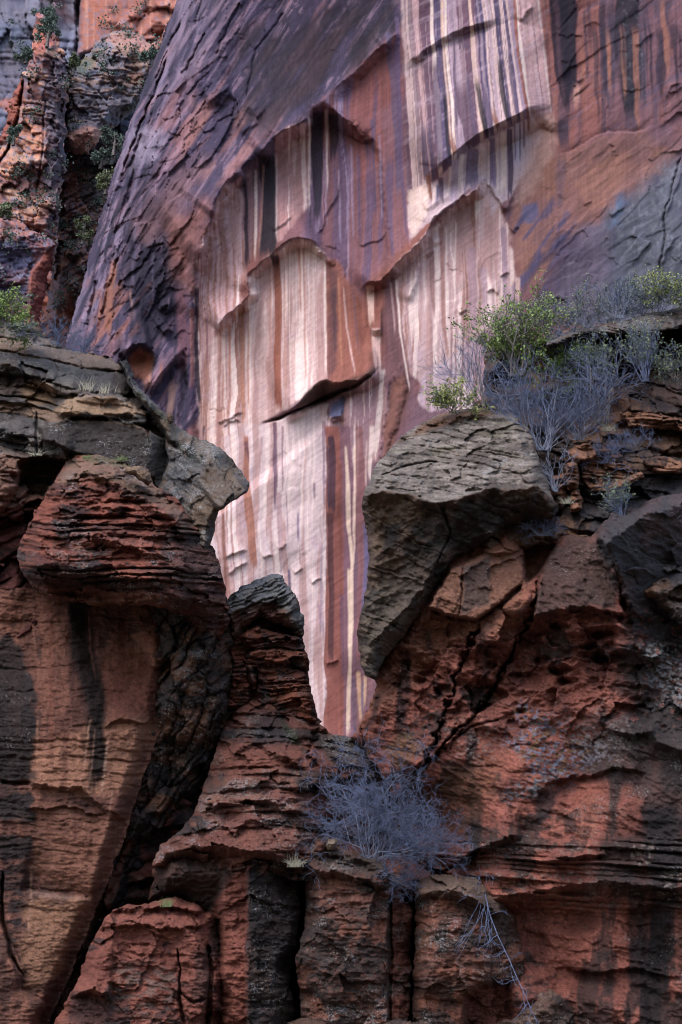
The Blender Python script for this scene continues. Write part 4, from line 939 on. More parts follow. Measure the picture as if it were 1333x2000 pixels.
B.build('overhang_beak', ROCK, left)
# dark ground between the beak and the bulge
# red layered bulge
D = Mass([(130, 904), (146, 890), (190, 886), (240, 900), (290, 930), (304, 948), (340, 968), (364, 1000), (404, 1048), (424, 1090), (440, 1150), (450, 1210), (430, 1260), (390, 1240), (352, 1200), (300, 1182), (180, 1182), (100, 1168), (62, 1144), (38, 1112), (32, 1090), (40, 1060), (62, 1010), (96, 958)], 44.2, ST, 4, 16, seed=23, back=4)
X, Y = D.PX, D.PY
D.round_edge(70, 1.6)
D.P += .9 * sstep(900, 1090, Y) - .5 * sstep(250, 430, X)
cur = lambda X, Y: -14 * np.exp(-((X - 140) / 120) ** 2) - .10 * (X - 200) * sstep(150, 400, X)
ia, f, a_ = D.strata(1, ang=0, tmin=8, tmax=34, amp=.5, groove=.12, warp=7, wscale=110, seed=9, along=60, curve=cur)
ib, f2_, b_ = D.strata(1, ang=-4, tmin=4, tmax=10, amp=.08, groove=.03, warp=8, wscale=50, seed=10, along=40, curve=cur)
D.rough(sstep(920, 960, Y) * sstep(1080, 1020, Y), 26, .30, 5, 3, sx=1.6, sy=.6, ridge=True)
D.facets(1, 40, 24, .3, .6, 0, 4)
# the lip and its hollow underside
D.ledge([(34, 1104), (64, 1112), (110, 1094), (150, 1108), (220, 1126), (290, 1130), (330, 1150), (372, 1186)], .8, 50, k=2.0, jit=3, taper=.08)
D.ledge([(60, 1150), (120, 1168), (200, 1178), (300, 1176), (345, 1182)], .9, 20, k=1.6, jit=2)
D.ledge([(100, 960), (130, 935), (160, 915), (200, 930), (250, 955), (300, 985), (350, 1020), (372, 1062)], .5, 24)
D.ledge([(150, 1056), (210, 1052), (270, 1068), (330, 1094), (372, 1120)], .45, 16)
D.crack([(174, 1040), (176, 1060)], 3, .4)
fine(D, 1.5)
coat(D, K['red'], K['dred'], K['blk'], sc=50, vlo=.22, vhi=.5)
by_layer(D, ia, C(84, 54, 50), .6, 2); by_layer(D, ib, C(164, 92, 70), .5, 5)
D.zone([(130, 904), (190, 886), (250, 902), (300, 946), (360, 1000), (400, 1060), (350, 1030), (300, 985), (200, 935), (110, 945)], C(138, 108, 88), .75, 8, 8)
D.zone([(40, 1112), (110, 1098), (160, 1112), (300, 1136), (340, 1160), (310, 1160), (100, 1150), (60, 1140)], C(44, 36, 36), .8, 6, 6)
D.zone([(50, 1136), (100, 1150), (300, 1160), (340, 1180), (180, 1186), (90, 1172)], C(120, 74, 58), .85, 5, 4)
D.zone([(340, 1000), (420, 1060), (450, 1200), (400, 1250), (350, 1180), (330, 1080)], C(64, 54, 54), .7, 20, 16)
specks(D, 1, .85, .36, 3, 50); specks(D, D.mask([(260, 1040), (420, 1080), (450, 1220), (380, 1220), (280, 1120)], 20, 12) + D.mask([(40, 1070), (120, 1040), (140, 1110), (40, 1120)], 12, 10), .7, .3, 3, 40)
D.zone([(130, 905), (200, 888), (262, 906), (240, 914), (160, 900)], C(72, 84, 54), .6, 6, 6)
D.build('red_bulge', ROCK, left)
# red rocks at the far left edge
E = Mass([(-60, 900), (20, 930), (70, 960), (110, 980), (100, 1080), (60, 1120), (80, 1200), (70, 1290), (-60, 1320)], 46.6, ST, 5, 18, seed=24, back=3)
E.round_edge(40, 1.0)
E.strata(1, 28, 10, 40, .5, .25, seed=12); E.facets(1, 70, 50, 1.0, .7, 30, 4, groove=.3); fine(E)
coat(E, K['wine'], K['dred'], K['blk'], sc=70, vlo=.1, vhi=.5)
E.zone([(-40, 930), (40, 950), (90, 980), (60, 1000), (20, 980), (-40, 1010)], C(126, 88, 70), .7, 8, 8)
E.build('red_ledge', ROCK, left)
# dark lichened flank right of the smooth wall
Fk = Mass([(290, 1130), (380, 1100), (424, 1092), (440, 1156), (452, 1220), (460, 1290), (456, 1360), (446, 1410), (430, 1452), (406, 1520), (380, 1592), (330, 1640), (304, 1660), (268, 1750), (206, 1836), (165, 1955), (112, 2080), (-20, 2080), (100, 1900), (200, 1650), (270, 1400), (300, 1250)], 45.4, ST, 5, 18, seed=25, back=3)
X, Y = Fk.PX, Fk.PY
Fk.round_edge(60, 1.2)
Fk.P += -.9 * (X - (330 - (Y - 1300) * .55)) / 100 * sstep(1150, 1300, Y)
Fk.strata(1, ang=58, tmin=12, tmax=46, amp=.45, groove=.25, warp=18, seed=14, along=60)
Fk.facets(1, 44, 70, .55, .7, -25, 5, groove=.1)
Fk.rough(1, 30, .22, 5, 8, ridge=True)
Fk.bulge([(340, 1290), (420, 1220), (456, 1300), (440, 1400), (380, 1470), (320, 1440), (316, 1370)], .7, 50)
fine(Fk, 1.4)
coat(Fk, C(64, 56, 54), C(112, 76, 56), K['blk'], sc=40, vlo=.05, vhi=.35)
Fk.zone([(246, 1620), (270, 1560), (304, 1600), (300, 1660), (250, 1770), (200, 1830), (160, 1940), (120, 2040), (90, 2040), (180, 1800)], C(46, 42, 44), .85, 8, 8)
Fk.zone([(244, 1640), (262, 1640), (200, 1810), (150, 1940), (110, 2040), (90, 2020)], C(132, 80, 60), .7, 6, 6)
specks(Fk, sstep(1580, 1480, Y), .8, .36, 3, 50); specks(Fk, sstep(1580, 1480, Y), .7, .36, 4, 60, C(176, 116, 80), 3)
Fk.build('dark_flank', ROCK, left)
# smooth recessed wall with black streaks
G = Mass([(-60, 1150), (60, 1150), (330, 1150), (352, 1212), (346, 1262), (330, 1304), (313, 1380), (316, 1420), (292, 1490), (272, 1542), (252, 1610), (212, 1720), (172, 1820), (138, 1900), (96, 2000), (60, 2080), (-60, 2080)], 44.9, ST, 4, 20, seed=26, back=1.2)
X, Y = G.PX, G.PY
rx = np.interp(Y, [1150, 1300, 1400, 1540, 1720, 1900, 2080], [352, 332, 314, 272, 212, 138, 60])
G.P -= .8 * sstep(40, 0, rx - X)                                            # the arris at its right edge
G.P += -1.1 * sstep(1420, 1170, Y) + .35 * fbm(X / 160, Y / 200, 3, 5)           # hollowed out under the bulge
G.strata(1, ang=-2, tmin=14, tmax=70, amp=.10, groove=.035, warp=14, seed=16, along=160)
G.strata(1, ang=2, tmin=4, tmax=11, amp=.03, groove=.015, warp=10, seed=17)
G.rough(1, 26, .06, 5, 9)
G.ledge([(50, 1528), (100, 1534), (134, 1540), (160, 1536), (176, 1556), (210, 1580), (252, 1606)], .35, 60, k=1.4)
G.ledge([(46, 1576), (90, 1580), (150, 1572), (168, 1586), (200, 1596)], .2, 30)
G.ledge([(40, 1736), (70, 1734), (110, 1744), (172, 1752), (180, 1756)], -.5, 50)
G.recess([(150, 1186), (240, 1178), (300, 1300), (290, 1400), (250, 1380), (200, 1400), (170, 1300)], .3, 20)
G.bulge([(255, 1240), (330, 1196), (345, 1240), (322, 1300), (300, 1310), (276, 1270)], .35, 16)
G.ledge([(200, 1420), (240, 1400), (280, 1412), (300, 1396)], .2, 30)
G.bulge([(-60, 1830), (20, 1840), (50, 1890), (40, 1930), (90, 1960), (60, 2060), (-60, 2060)], .5, 40)
G.crack([(4, 1700), (6, 1800), (24, 1870), (46, 1910)], 4, .7)
G.crack([(0, 1528), (30, 1532), (62, 1530)], 3, .3)
G.rough(1, 12, .04, 4, 93, sx=1.6, sy=.8, ridge=True); G.rough(1, 5.5, .02, 3, 92, sx=1.7, sy=.8)
n = tint(G, C(136, 86, 68), C(108, 66, 54), 90, 3, -.3, .5, sx=.6, sy=2)
G.paint(sstep(0, .6, fbma(X / 16, Y / 260, 3, 371)), C(146, 94, 74), .6)
G.paint(sstep(.1, .5, fbma(X / 22, Y / 300, 3, 375)), C(84, 54, 48), .55)
G.paint(sstep(.12, .24, fbm(X / 26, Y / 130, 5, 377, .6)), C(96, 60, 50), .5)
G.paint(sstep(.22, .3, fbm(X / 60, Y / 90, 5, 378, .6)), C(60, 46, 44), .55)
G.zone([(180, 1420), (290, 1396), (300, 1440), (262, 1540), (200, 1560), (60, 1530), (66, 1460), (120, 1440)], C(176, 120, 90), .65, 16, 14)
G.zone([(60, 1560), (260, 1600), (210, 1720), (120, 1750), (60, 1700)], C(142, 92, 70), .6, 20, 14)
G.zone([(40, 1738), (110, 1746), (178, 1756), (140, 1760), (80, 1752)], C(160, 122, 106), .6, 4, 3)
G.zone([(50, 1760), (180, 1760), (130, 1900), (60, 1930), (40, 1860)], C(166, 116, 84), .6, 16, 14)
G.zone([(150, 1300), (330, 1260), (310, 1400), (220, 1400)], C(124, 66, 46), .6, 20, 16)
G.zone([(262, 1240), (330, 1200), (344, 1240), (322, 1300), (300, 1310)], C(164, 104, 78), .6, 6, 6)
G.streak([(158, 1170), (160, 1260), (176, 1330), (190, 1400), (190, 1470), (182, 1560)], [50, 46, 46, 42, 34, 8], C(40, 33, 33), .92, 9, 5, 10, 50)
G.streak([(190, 1380), (194, 1460), (190, 1540)], [26, 22, 12], C(46, 36, 34), .8, 6, 3, 30, 30)
G.zone([(-60, 1250), (20, 1240), (66, 1330), (70, 1440), (66, 1526), (-60, 1530)], C(42, 38, 40), .93, 8, 10, 20)
G.zone([(-60, 1556), (58, 1548), (66, 1606), (40, 1600), (-60, 1598)], C(44, 38, 40), .92, 4, 8, 16)
G.zone([(-60, 1634), (60, 1632), (66, 1676), (-60, 1680)], C(44, 38, 40), .92, 4, 8, 16)
G.zone([(-60, 1690), (48, 1690), (44, 1830), (20, 1850), (6, 1780), (-60, 1760)], C(48, 40, 42), .85, 6, 10, 18, tex=sstep(-.5, .1, fbm(X / 40, Y / 12, 3, 373)))
G.zone([(-60, 1380), (50, 1560), (60, 1600), (-60, 1600)], C(52, 44, 44), .6, 10, 10)
for pts, w, cc, a in [([(176, 1400), (170, 1460), (164, 1520)], [3, 4, 3], C(190, 140, 112), .7), ([(186, 1420), (180, 1500), (172, 1550)], [2, 2, 2], C(190, 144, 118), .7), ([(212, 1440), (204, 1500), (198, 1560)], [5, 5, 3], C(200, 156, 130), .7), ([(222, 1540), (204, 1640)], [5, 4], C(176, 124, 100), .6),
                      ([(66, 1186), (66, 1270)], [5, 3], C(172, 116, 92), .6), ([(74, 1400), (72, 1530)], [4, 3], C(176, 124, 96), .6), ([(174, 1186), (178, 1270), (190, 1340)], [4, 3, 3], C(150, 96, 76), .6), ([(130, 1420), (122, 1640)], [14, 10], C(110, 64, 52), .6), ([(150, 1560), (146, 1660)], [14, 8], C(108, 64, 54), .6),
                      ([(100, 1180), (100, 1500)], [8, 8], C(126, 72, 54), .6), ([(60, 1690), (56, 1850)], [4, 3], C(188, 140, 116), .5), ([(96, 1560), (90, 1740)], [10, 6], C(112, 68, 54), .5), ([(240, 1190), (232, 1400)], [20, 10], C(112, 60, 46), .5)]:
    G.streak(pts, w, cc, a, 2.5, 2, 14, 30)
specks(G, G.mask([(0, 1300), (60, 1310), (60, 1480), (0, 1500)], 10, 10), .6, .45, 2.6, 30)
G.col *= (1 + .10 * fbm(X / 6, Y / 5, 3, 374))[..., None]
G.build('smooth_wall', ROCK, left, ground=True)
# ------------------------------------------------------------------ pinnacle and the mound below it
pin = empty('rock_pinnacle', Vector((at(540, 1700, 46).x, 46, 0)), 'slim rock pinnacle with a tilted grey cap standing in the gap between the two buttes', 'rock pinnacle')
def slab(outline, Y0, seed, er, em, ang, amp, cols, name='rock_slab', varn=.15, back=2.0, parent=None, extra=None, tmin=6, tmax=20, en=4):
    M = Mass(outline, Y0, ST, en, 12, seed=seed, back=back)
    M.round_edge(er, em)
    M.strata(1, ang=ang, tmin=tmin, tmax=tmax, amp=amp, groove=.08, warp=8, wscale=50, seed=seed, along=40)
    M.facets(1, 30, 20, .3, .7, ang, 3)
    fine(M, 1.2, ang=ang)
    coat(M, cols[0], cols[1], cols[2], sc=34, vlo=varn, vhi=varn + .35)
    specks(M, 1, .7, .45, 3, 30)
    if extra: extra(M)
    return M.build(name, ROCK, parent)
def capx(M):
    X, Y = M.PX, M.PY
    t = 1200 - .48 * (X - 440) + .0016 * (X - 440) ** 2.0
    M.zone([(440, 1172), (500, 1130), (545, 1112), (580, 1165), (596, 1220), (570, 1190), (530, 1168), (480, 1184), (440, 1206)], C(146, 148, 150), .75, 6, 5)
    M.zone([(446, 1210), (490, 1186), (530, 1180), (590, 1240), (540, 1220), (500, 1206), (470, 1240)], C(108, 64, 52), .7, 8, 6)
    specks(M, M.mask([(440, 1172), (545, 1112), (598, 1220), (540, 1170)], 8, 5), .8, .25, 3, 30)
slab([(440, 1178), (450, 1160), (470, 1148), (500, 1135), (522, 1124), (541, 1117), (552, 1121), (560, 1140), (580, 1170), (592, 1204), (595, 1234), (590, 1246), (566, 1232), (540, 1218), (508, 1206), (484, 1224), (470, 1244), (452, 1244), (444, 1215)], 46.2, 41, 16, .7, 24, .35,
     [C(116, 112, 110), C(130, 98, 82), K['drk']], 'cap_rock', .1, 3, pin, capx)
for i, (o, y0) in enumerate([([(470, 1240), (500, 1222), (540, 1236), (586, 1244), (597, 1262), (594, 1274), (540, 1266), (500, 1272), (466, 1268)], 46.5),
                             ([(480, 1268), (540, 1262), (596, 1270), (606, 1290), (605, 1312), (560, 1300), (500, 1306), (478, 1298)], 46.4),
                             ([(500, 1302), (560, 1296), (602, 1310), (606, 1340), (560, 1336), (508, 1344)], 46.6),
                             ([(504, 1338), (560, 1330), (606, 1336), (616, 1382), (624, 1420), (560, 1400), (500, 1392)], 46.5),
                             ([(450, 1296), (486, 1290), (492, 1330), (496, 1376), (470, 1390), (440, 1390), (446, 1330)], 46.8),
                             ([(452, 1236), (486, 1224), (496, 1262), (490, 1300), (456, 1306), (446, 1270)], 46.9),
                             ([(474, 1286), (498, 1290), (504, 1330), (496, 1350), (486, 1330)], 46.55)]):
    slab(o, y0, 50 + i, 10, .5, 4, .3, [C(104, 62, 52), C(140, 78, 56), K['drk']], 'rock_slab', .02, 2, pin, None, 5, 15, 3)
Pc = Mass([(440, 1200), (500, 1180), (560, 1190), (590, 1235), (594, 1270), (600, 1330), (606, 1390), (560, 1440), (430, 1440), (436, 1330)], 47.3, ST, 3, 14, seed=59, back=2)
Pc.round_edge(20, .6); Pc.strata(1, 0, 8, 22, .3, .1, seed=3); fine(Pc); coat(Pc, C(84, 52, 46), C(110, 62, 48), K['blk'], sc=40)
Pc.build('inner_rock', ROCK, pin)
Mo = Mass([(440, 1410), (462, 1376), (480, 1362), (520, 1358), (560, 1372), (600, 1390), (622, 1408), (640, 1432), (680, 1438), (716, 1454), (742, 1478), (780, 1500), (840, 1560), (880, 1640), (880, 1760), (580, 1720), (440, 1700), (300, 1690), (312, 1650), (356, 1620), (380, 1590), (404, 1520), (420, 1470)], 45.9, ST, 4, 16, seed=42, back=4)
X, Y = Mo.PX, Mo.PY
Mo.round_edge(50, 1.2)
cx = 505 + .02 * (Y - 1400); wd = 60 + .52 * (Y - 1370)
Mo.P += 1.6 * np.sqrt(np.clip(1 - ((X - cx) / np.maximum(wd, 40)) ** 2, 0, 1)) * sstep(1370, 1520, Y) + .45 * (Y - 1500) / 100
im, f, a_ = Mo.strata(1, ang=0, tmin=9, tmax=60, amp=.34, groove=.08, warp=7, wscale=110, seed=22, along=60, curve=lambda X, Y: -.0008 * (X - 510) ** 2)
Mo.strata(1, ang=2, tmin=4, tmax=9, amp=.05, groove=.03, warp=6, wscale=40, seed=23, along=30, curve=lambda X, Y: -.0007 * (X - 510) ** 2)
Mo.facets(1, 44, 30, .34, .8, 0, 4); Mo.rough(1, 26, .16, 5, 12, sx=1.5, sy=.8, ridge=True)
Mo.ledge([(380, 1590), (430, 1570), (500, 1560), (560, 1572), (600, 1600)], .5, 30)
Mo.ledge([(320, 1664), (400, 1650), (480, 1658), (540, 1668), (590, 1684)], .6, 26, k=1.6)
Mo.ledge([(450, 1470), (500, 1450), (560, 1480), (590, 1500)], .5, 20)
Mo.recess([(640, 1560), (760, 1540), (900, 1640), (860, 1720), (700, 1700), (620, 1640)], 1.5, 40)
Mo.bulge([(630, 1436), (690, 1440), (748, 1490), (760, 1520), (700, 1540), (640, 1520), (600, 1470)], .5, 40)
fine(Mo, 1.4)
coat(Mo, C(88, 66, 60), C(124, 78, 64), K['drk'], sc=50, vlo=-.1, vhi=.25)
by_layer(Mo, im, C(136, 76, 60), .6, 1)
Mo.zone([(486, 1398), (560, 1390), (580, 1450), (500, 1452)], C(58, 54, 58), .8, 10, 8)
Mo.zone([(600, 1430), (700, 1436), (760, 1500), (740, 1540), (640, 1500)], C(52, 50, 52), .85, 14, 14)
Mo.zone([(440, 1500), (520, 1480), (560, 1500), (560, 1530), (440, 1524)], C(132, 74, 58), .6, 10, 8)
Mo.zone([(450, 1560), (560, 1552), (580, 1600), (400, 1620)], C(138, 80, 68), .6, 12, 10)
Mo.zone([(545, 1400), (580, 1430), (600, 1470), (570, 1450)], C(58, 68, 44), .7, 6, 6)
specks(Mo, 1, .9, .3, 3.2, 60); specks(Mo, Mo.mask([(460, 1500), (580, 1500), (600, 1550), (440, 1560)], 16, 10), .8, .3, 4, 40)
Bk = Mass([(240, 1560), (420, 1500), (560, 1560), (680, 1700), (900, 1760), (1080, 1900), (1080, 2080), (60, 2080), (140, 1900), (240, 1700)], 47.6, 3, 4, 16, seed=43, back=2)
Bk.strata(1, 10, 12, 40, .6, .2, seed=4); Bk.facets(1, 60, 50, .8, .7, 20, 3); fine(Bk); coat(Bk, K['dred'], K['brn'], K['blk'], sc=50, vlo=-.1, vhi=.3)
tag(Bk.build('cleft_rock', ROCK, ground=True), 'shadowed rock deep in the cleft between the left butte and the mound', 'rock')
tag(Mo.build('rock_mound', ROCK, ground=False), 'domed lichen-specked rock mound under the pinnacle, above the row of dark pillars', 'rock')

# ------------------------------------------------------------------ row of blocky pillars along the bottom
def pillar(outline, Y0, seed, label, cols, varn, er=46, em=1.3, ang=0, extra=None, name='rock_pillar', amp=.07):
    M = Mass(outline, Y0, ST, 4, 16, seed=seed, back=3)
    M.round_edge(er, em)
    i_, f, a_ = M.strata(1, ang=ang, tmin=10, tmax=48, amp=amp, groove=.05, warp=10, wscale=70, seed=seed, along=60)
    M.strata(1, ang=ang, tmin=4, tmax=9, amp=.03, groove=.03, warp=6, wscale=40, seed=seed + 1, along=30)
    M.facets(1, 90, 80, .4, .8, 12, 3); M.facets(1, 30, 24, .1, .7, -8, 9)
    M.rough(1, 24, .08, 5, 8, sx=1.5, sy=.8, ridge=True)
    fine(M, 1.3)
    coat(M, cols[0], cols[1], cols[2], sc=54, vlo=varn, vhi=varn + .3)
    by_layer(M, i_, cols[1], .4)
    if extra: extra(M)
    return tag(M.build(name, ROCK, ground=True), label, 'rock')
def f1x(M):
    M.ledge([(205, 1782), (260, 1774), (330, 1768), (402, 1780)], .5, 20); M.ledge([(180, 1815), (260, 1804), (330, 1812), (410, 1806)], .35, 14)
    M.crack([(346, 1850), (352, 1900), (350, 1950), (362, 2010)], 2.5, .4); M.crack([(404, 1840), (412, 1900), (404, 2000), (400, 2060)], 4, .8); M.crack([(350, 1940), (380, 1960), (408, 1950)], 2, .3)
    M.ledge([(136, 1946), (180, 1930), (220, 1950)], .7, 40)
    M.zone([(230, 1890), (310, 1880), (350, 1900), (340, 1960), (280, 1990), (220, 1960)], C(112, 100, 92), .6, 16, 14, tex=sstep(-.3, .3, fbm(M.PX / 14, M.PY / 8, 3, 5)))
    M.zone([(140, 1940), (220, 1950), (216, 2010), (130, 2010)], C(60, 50, 50), .7, 10, 10)
    M.zone([(380, 1860), (410, 1850), (410, 1960), (376, 1960)], C(62, 48, 46), .7, 8, 8)
    M.zone([(410, 1800), (450, 1760), (440, 1860), (412, 1880)], C(54, 46, 46), .8, 8, 8)
pillar([(176, 1850), (206, 1790), (240, 1770), (300, 1764), (340, 1752), (380, 1764), (420, 1790), (440, 1900), (430, 2080), (60, 2080), (110, 1990), (150, 1920)], 43.6, 61, 'red fractured block with a grass tuft on top, below the mound', [C(144, 82, 66), C(122, 66, 54), K['drk']], .3, extra=f1x, name='rock_block')
def f2x(M):
    M.ledge([(316, 1668), (400, 1656), (470, 1672), (540, 1690), (592, 1694)], .5, 30, k=1.6)
    M.zone([(420, 1760), (444, 1710), (486, 1690), (488, 1800), (484, 2080), (408, 2080), (414, 1900)], C(150, 84, 68), .9, 6, 8)
    M.zone([(484, 1700), (594, 1690), (580, 1900), (584, 2080), (480, 2080)], C(48, 45, 47), .85, 6, 8)
    M.zone([(300, 1670), (470, 1690), (440, 1740), (410, 1770), (300, 1770)], C(66, 50, 46), .8, 8, 8)
    M.plane([(484, 1690), (594, 1690), (584, 2080), (478, 2080)], -.5, 0, .1, 4, 4)
    m = M.mask([(484, 1700), (594, 1690), (584, 2080), (480, 2080)], 8, 8)
    specks(M, m, .8, .35, 3, 60); specks(M, m, .7, .4, 4, 60, C(150, 116, 94), 3)
    M.crack([(414, 1790), (410, 1860), (420, 1920), (408, 2010)], 5, .9); M.P -= .8 * sstep(440, 420, M.PX) * sstep(1700, 1760, M.PY)
pillar([(300, 1700), (316, 1662), (360, 1652), (420, 1650), (480, 1660), (540, 1676), (586, 1690), (588, 1720), (582, 1830), (566, 1900), (572, 1980), (568, 2080), (400, 2080), (412, 1880), (404, 1780), (340, 1752), (290, 1760)], 43.9, 62, 'broad dark pillar with a bright red stripe down its left edge, left of the narrow black cleft', [C(96, 64, 56), C(120, 74, 60), K['drk']], .1, extra=f2x)
def f3x(M):
    M.ledge([(590, 1668), (640, 1662), (700, 1676), (740, 1692), (764, 1716)], .5, 24, k=1.6); M.ledge([(594, 1700), (650, 1702), (720, 1716), (760, 1740)], .5, 18, k=1.5)
    M.bulge([(576, 1830), (600, 1790), (680, 1780), (740, 1800), (760, 1900), (740, 1960), (640, 1960), (590, 1920)], .4, 60)
    M.crack([(762, 1740), (764, 1850), (762, 2000), (764, 2060)], 5, .9); M.P -= .7 * sstep(760, 772, M.PX)
    M.recess([(570, 1930), (610, 1940), (600, 1960), (572, 1962)], .5, 8)
    M.zone([(764, 1730), (806, 1760), (804, 2080), (764, 2080)], C(134, 74, 58), .8, 6, 6)
    M.zone([(600, 1760), (660, 1744), (740, 1760), (650, 1780)], C(142, 84, 66), .6, 12, 12)
    specks(M, 1, .9, .38, 4, 60); specks(M, M.mask([(570, 1940), (760, 1930), (760, 2080), (570, 2080)], 16, 12), .8, .3, 3.5, 50)
    M.zone([(590, 1655), (740, 1668), (764, 1716), (640, 1700)], C(92, 80, 74), .6, 8, 6)
pillar([(598, 1700), (600, 1664), (610, 1650), (640, 1652), (690, 1660), (730, 1672), (752, 1690), (768, 1716), (790, 1740), (806, 1780), (804, 1880), (796, 2080), (582, 2080), (588, 1980), (578, 1880), (598, 1800)], 43.4, 63, 'dark spotted pillar under the bare blue-grey shrub, right of the black cleft', [C(96, 66, 58), C(128, 78, 60), C(66, 56, 54)], -.2, extra=f3x)
def f4x(M):
    M.ledge([(800, 1752), (850, 1742), (900, 1744), (940, 1762), (990, 1790)], .6, 26, k=1.6)
    M.recess([(912, 1950), (940, 1926), (1000, 1918), (1010, 2080), (905, 2080)], .9, 10)
    M.crack([(806, 1760), (802, 1880), (798, 2060)], 4, .9)
    M.bulge([(806, 1800), (900, 1780), (960, 1820), (980, 1900), (900, 1960), (820, 1950)], .5, 60)
    M.zone([(800, 1722), (860, 1706), (930, 1716), (1000, 1770), (980, 1790), (920, 1752), (810, 1752)], C(120, 98, 84), .75, 6, 6)
    M.zone([(880, 1790), (906, 1790), (896, 1840), (880, 1830)], C(148, 78, 58), .7, 6, 6)
    M.zone([(912, 1950), (1000, 1920), (1004, 2080), (906, 2080)], C(124, 66, 52), .8, 6, 6)
    M.zone([(930, 1740), (990, 1780), (1000, 1880), (960, 1860)], C(66, 56, 54), .7, 10, 8)
    specks(M, 1, .9, .4, 3.5, 60); specks(M, 1, .6, .5, 4, 50, C(150, 96, 70), 4)
pillar([(812, 1790), (812, 1728), (826, 1718), (862, 1705), (900, 1708), (934, 1718), (960, 1738), (984, 1762), (1010, 1800), (1024, 1860), (1030, 1940), (1044, 2080), (804, 2080), (808, 1900)], 43.5, 64, 'dark mottled pillar with a curved pale cap ledge, where the dead branch hangs', [C(92, 64, 56), C(130, 78, 60), C(66, 56, 54)], -.15, extra=f4x)
pillar([(560, 2080), (590, 2080), (1140, 2080), (1130, 1990), (1100, 1950), (1060, 1920), (1030, 1930), (1010, 1990), (900, 2010), (780, 1990), (700, 2000), (600, 1985), (560, 2000)][::-1], 43.0, 65, 'pale lichen-covered boulder ledge along the bottom edge right of centre', [C(110, 84, 72), C(96, 70, 60), K['drk']], .2, extra=lambda M: specks(M, 1, .7, .3, 3.5, 50), name='rock_ledge')
# ------------------------------------------------------------------ right butte
right = empty('rock_butte', Vector((at(1100, 2000, 44).x, 44, 0)), 'massive red butte on the right with diagonal cracks and a blue-grey lichen patch', 'rock butte')
R = Mass([(700, 1420), (716, 1390), (738, 1344), (730, 1318), (760, 1270), (820, 1180), (880, 1090), (940, 1050), (990, 1030), (1040, 1060), (1100, 1044), (1150, 1048), (1200, 1000), (1333, 960), (1395, 940), (1395, 2080), (960, 2080), (1000, 1900), (960, 1770), (900, 1720), (840, 1690), (780, 1600), (740, 1500), (686, 1440)], 44.0, 1.9, 5, 20, seed=71, back=4)
X, Y = R.PX, R.PY
R.round_edge(40, .9)
R.P += -.6 * sstep(1000, 700, X) + .5 * fbm(X / 170, Y / 150, 3, 3) + .5 * sstep(1300, 1150, Y) + 1.0 * sstep(1120, 1220, X) * sstep(1250, 1500, Y)
R.P -= 1.5 * sstep(1000, 830, X) * sstep(1480, 1620, Y)
redm = sstep(1180, 1240, Y + .05 * (X - 900)) * sstep(1480, 1380, Y)
ir, f, a_ = R.strata(1, ang=-10, tmin=18, tmax=80, amp=.14, groove=.04, warp=20, wscale=150, seed=31, along=120)
R.strata(1, ang=-14, tmin=4, tmax=11, amp=.03, groove=.015, warp=14, wscale=70, seed=32, along=50)
R.rough(redm, 60, .38, 5, 5, sx=1.8, sy=.8, ang=-14, ridge=True)
R.rough(redm, 18, .13, 4, 6, sx=1.7, sy=.8, ang=20, ridge=True)
R.facets(redm, 70, 60, .6, .7, 25, 4)
# open diagonal cracks
C1 = [(1052, 1120), (1046, 1170), (1024, 1226), (1002, 1272), (984, 1306), (960, 1352), (922, 1402), (884, 1440), (846, 1478), (806, 1516)]
C2 = [(936, 1216), (916, 1262), (898, 1296), (884, 1350), (866, 1404), (848, 1444), (826, 1490), (804, 1520)]
R.crack(C1, 4, .8, 6, js=15); R.crack(C2, 3.2, .6, 8, js=16); R.crack(C1[2:7], 6, .5, 8, js=12); R.facets(sstep(1000, 1060, X) * 0 + sstep(1480, 1300, Y) * sstep(1120, 1000, X), 60, 70, .5, .8, -35, 8)
R.ledge(C1[::-1], .45, 40, k=.3, jit=2); R.ledge(C2[::-1], .4, 40, k=.3, jit=3)
R.crack([(880, 1450), (920, 1420), (980, 1404)], 2, .3)
# tan block, brown block, and the fallen triangle between them
R.plane([(856, 1150), (880, 1112), (934, 1086), (986, 1070), (1024, 1098), (1024, 1136), (982, 1178), (930, 1212), (880, 1206), (836, 1186)], -.3, .3, .9, 5, 3, flatten=.6)
R.crack([(836, 1188), (880, 1206), (930, 1212), (985, 1176), (1024, 1140)], 3.5, .5)
R.crack([(906, 1094), (902, 1150), (896, 1206)], 1.5, .15)
R.bulge([(980, 1190), (1010, 1160), (1040, 1160), (1034, 1200), (1000, 1210)], .5, 14)
R.bulge([(968, 1052), (990, 1030), (1016, 1036), (1022, 1060), (1016, 1080), (984, 1070)], .5, 14); R.bulge([(936, 1076), (970, 1054), (1010, 1078), (970, 1084)], .4, 10)
R.plane([(1022, 1060), (1050, 1044), (1086, 1064), (1052, 1120), (1030, 1140)], 1.0, 0, -.9, 4, 3, flatten=.8)
R.plane([(1056, 1120), (1086, 1068), (1104, 1046), (1150, 1046), (1186, 1066), (1210, 1140), (1220, 1200), (1130, 1186), (1040, 1206)], -.2, .5, .9, 5, 4, flatten=.5)
R.plane([(1170, 1050), (1240, 1000), (1480, 940), (1480, 1300), (1330, 1290), (1240, 1240), (1206, 1150)], -.8, -.5, .3, 8, 5, flatten=.4)
R.crack([(1170, 1056), (1200, 1100), (1212, 1150), (1222, 1200)], 3, .3)
R.ledge([(1090, 1240), (1150, 1226), (1200, 1220), (1232, 1232)], .5, 30); R.ledge([(1196, 1262), (1250, 1280), (1300, 1290)], .6, 40)
R.bulge([(1200, 1250), (1260, 1250), (1264, 1276), (1210, 1276)], .4, 12)
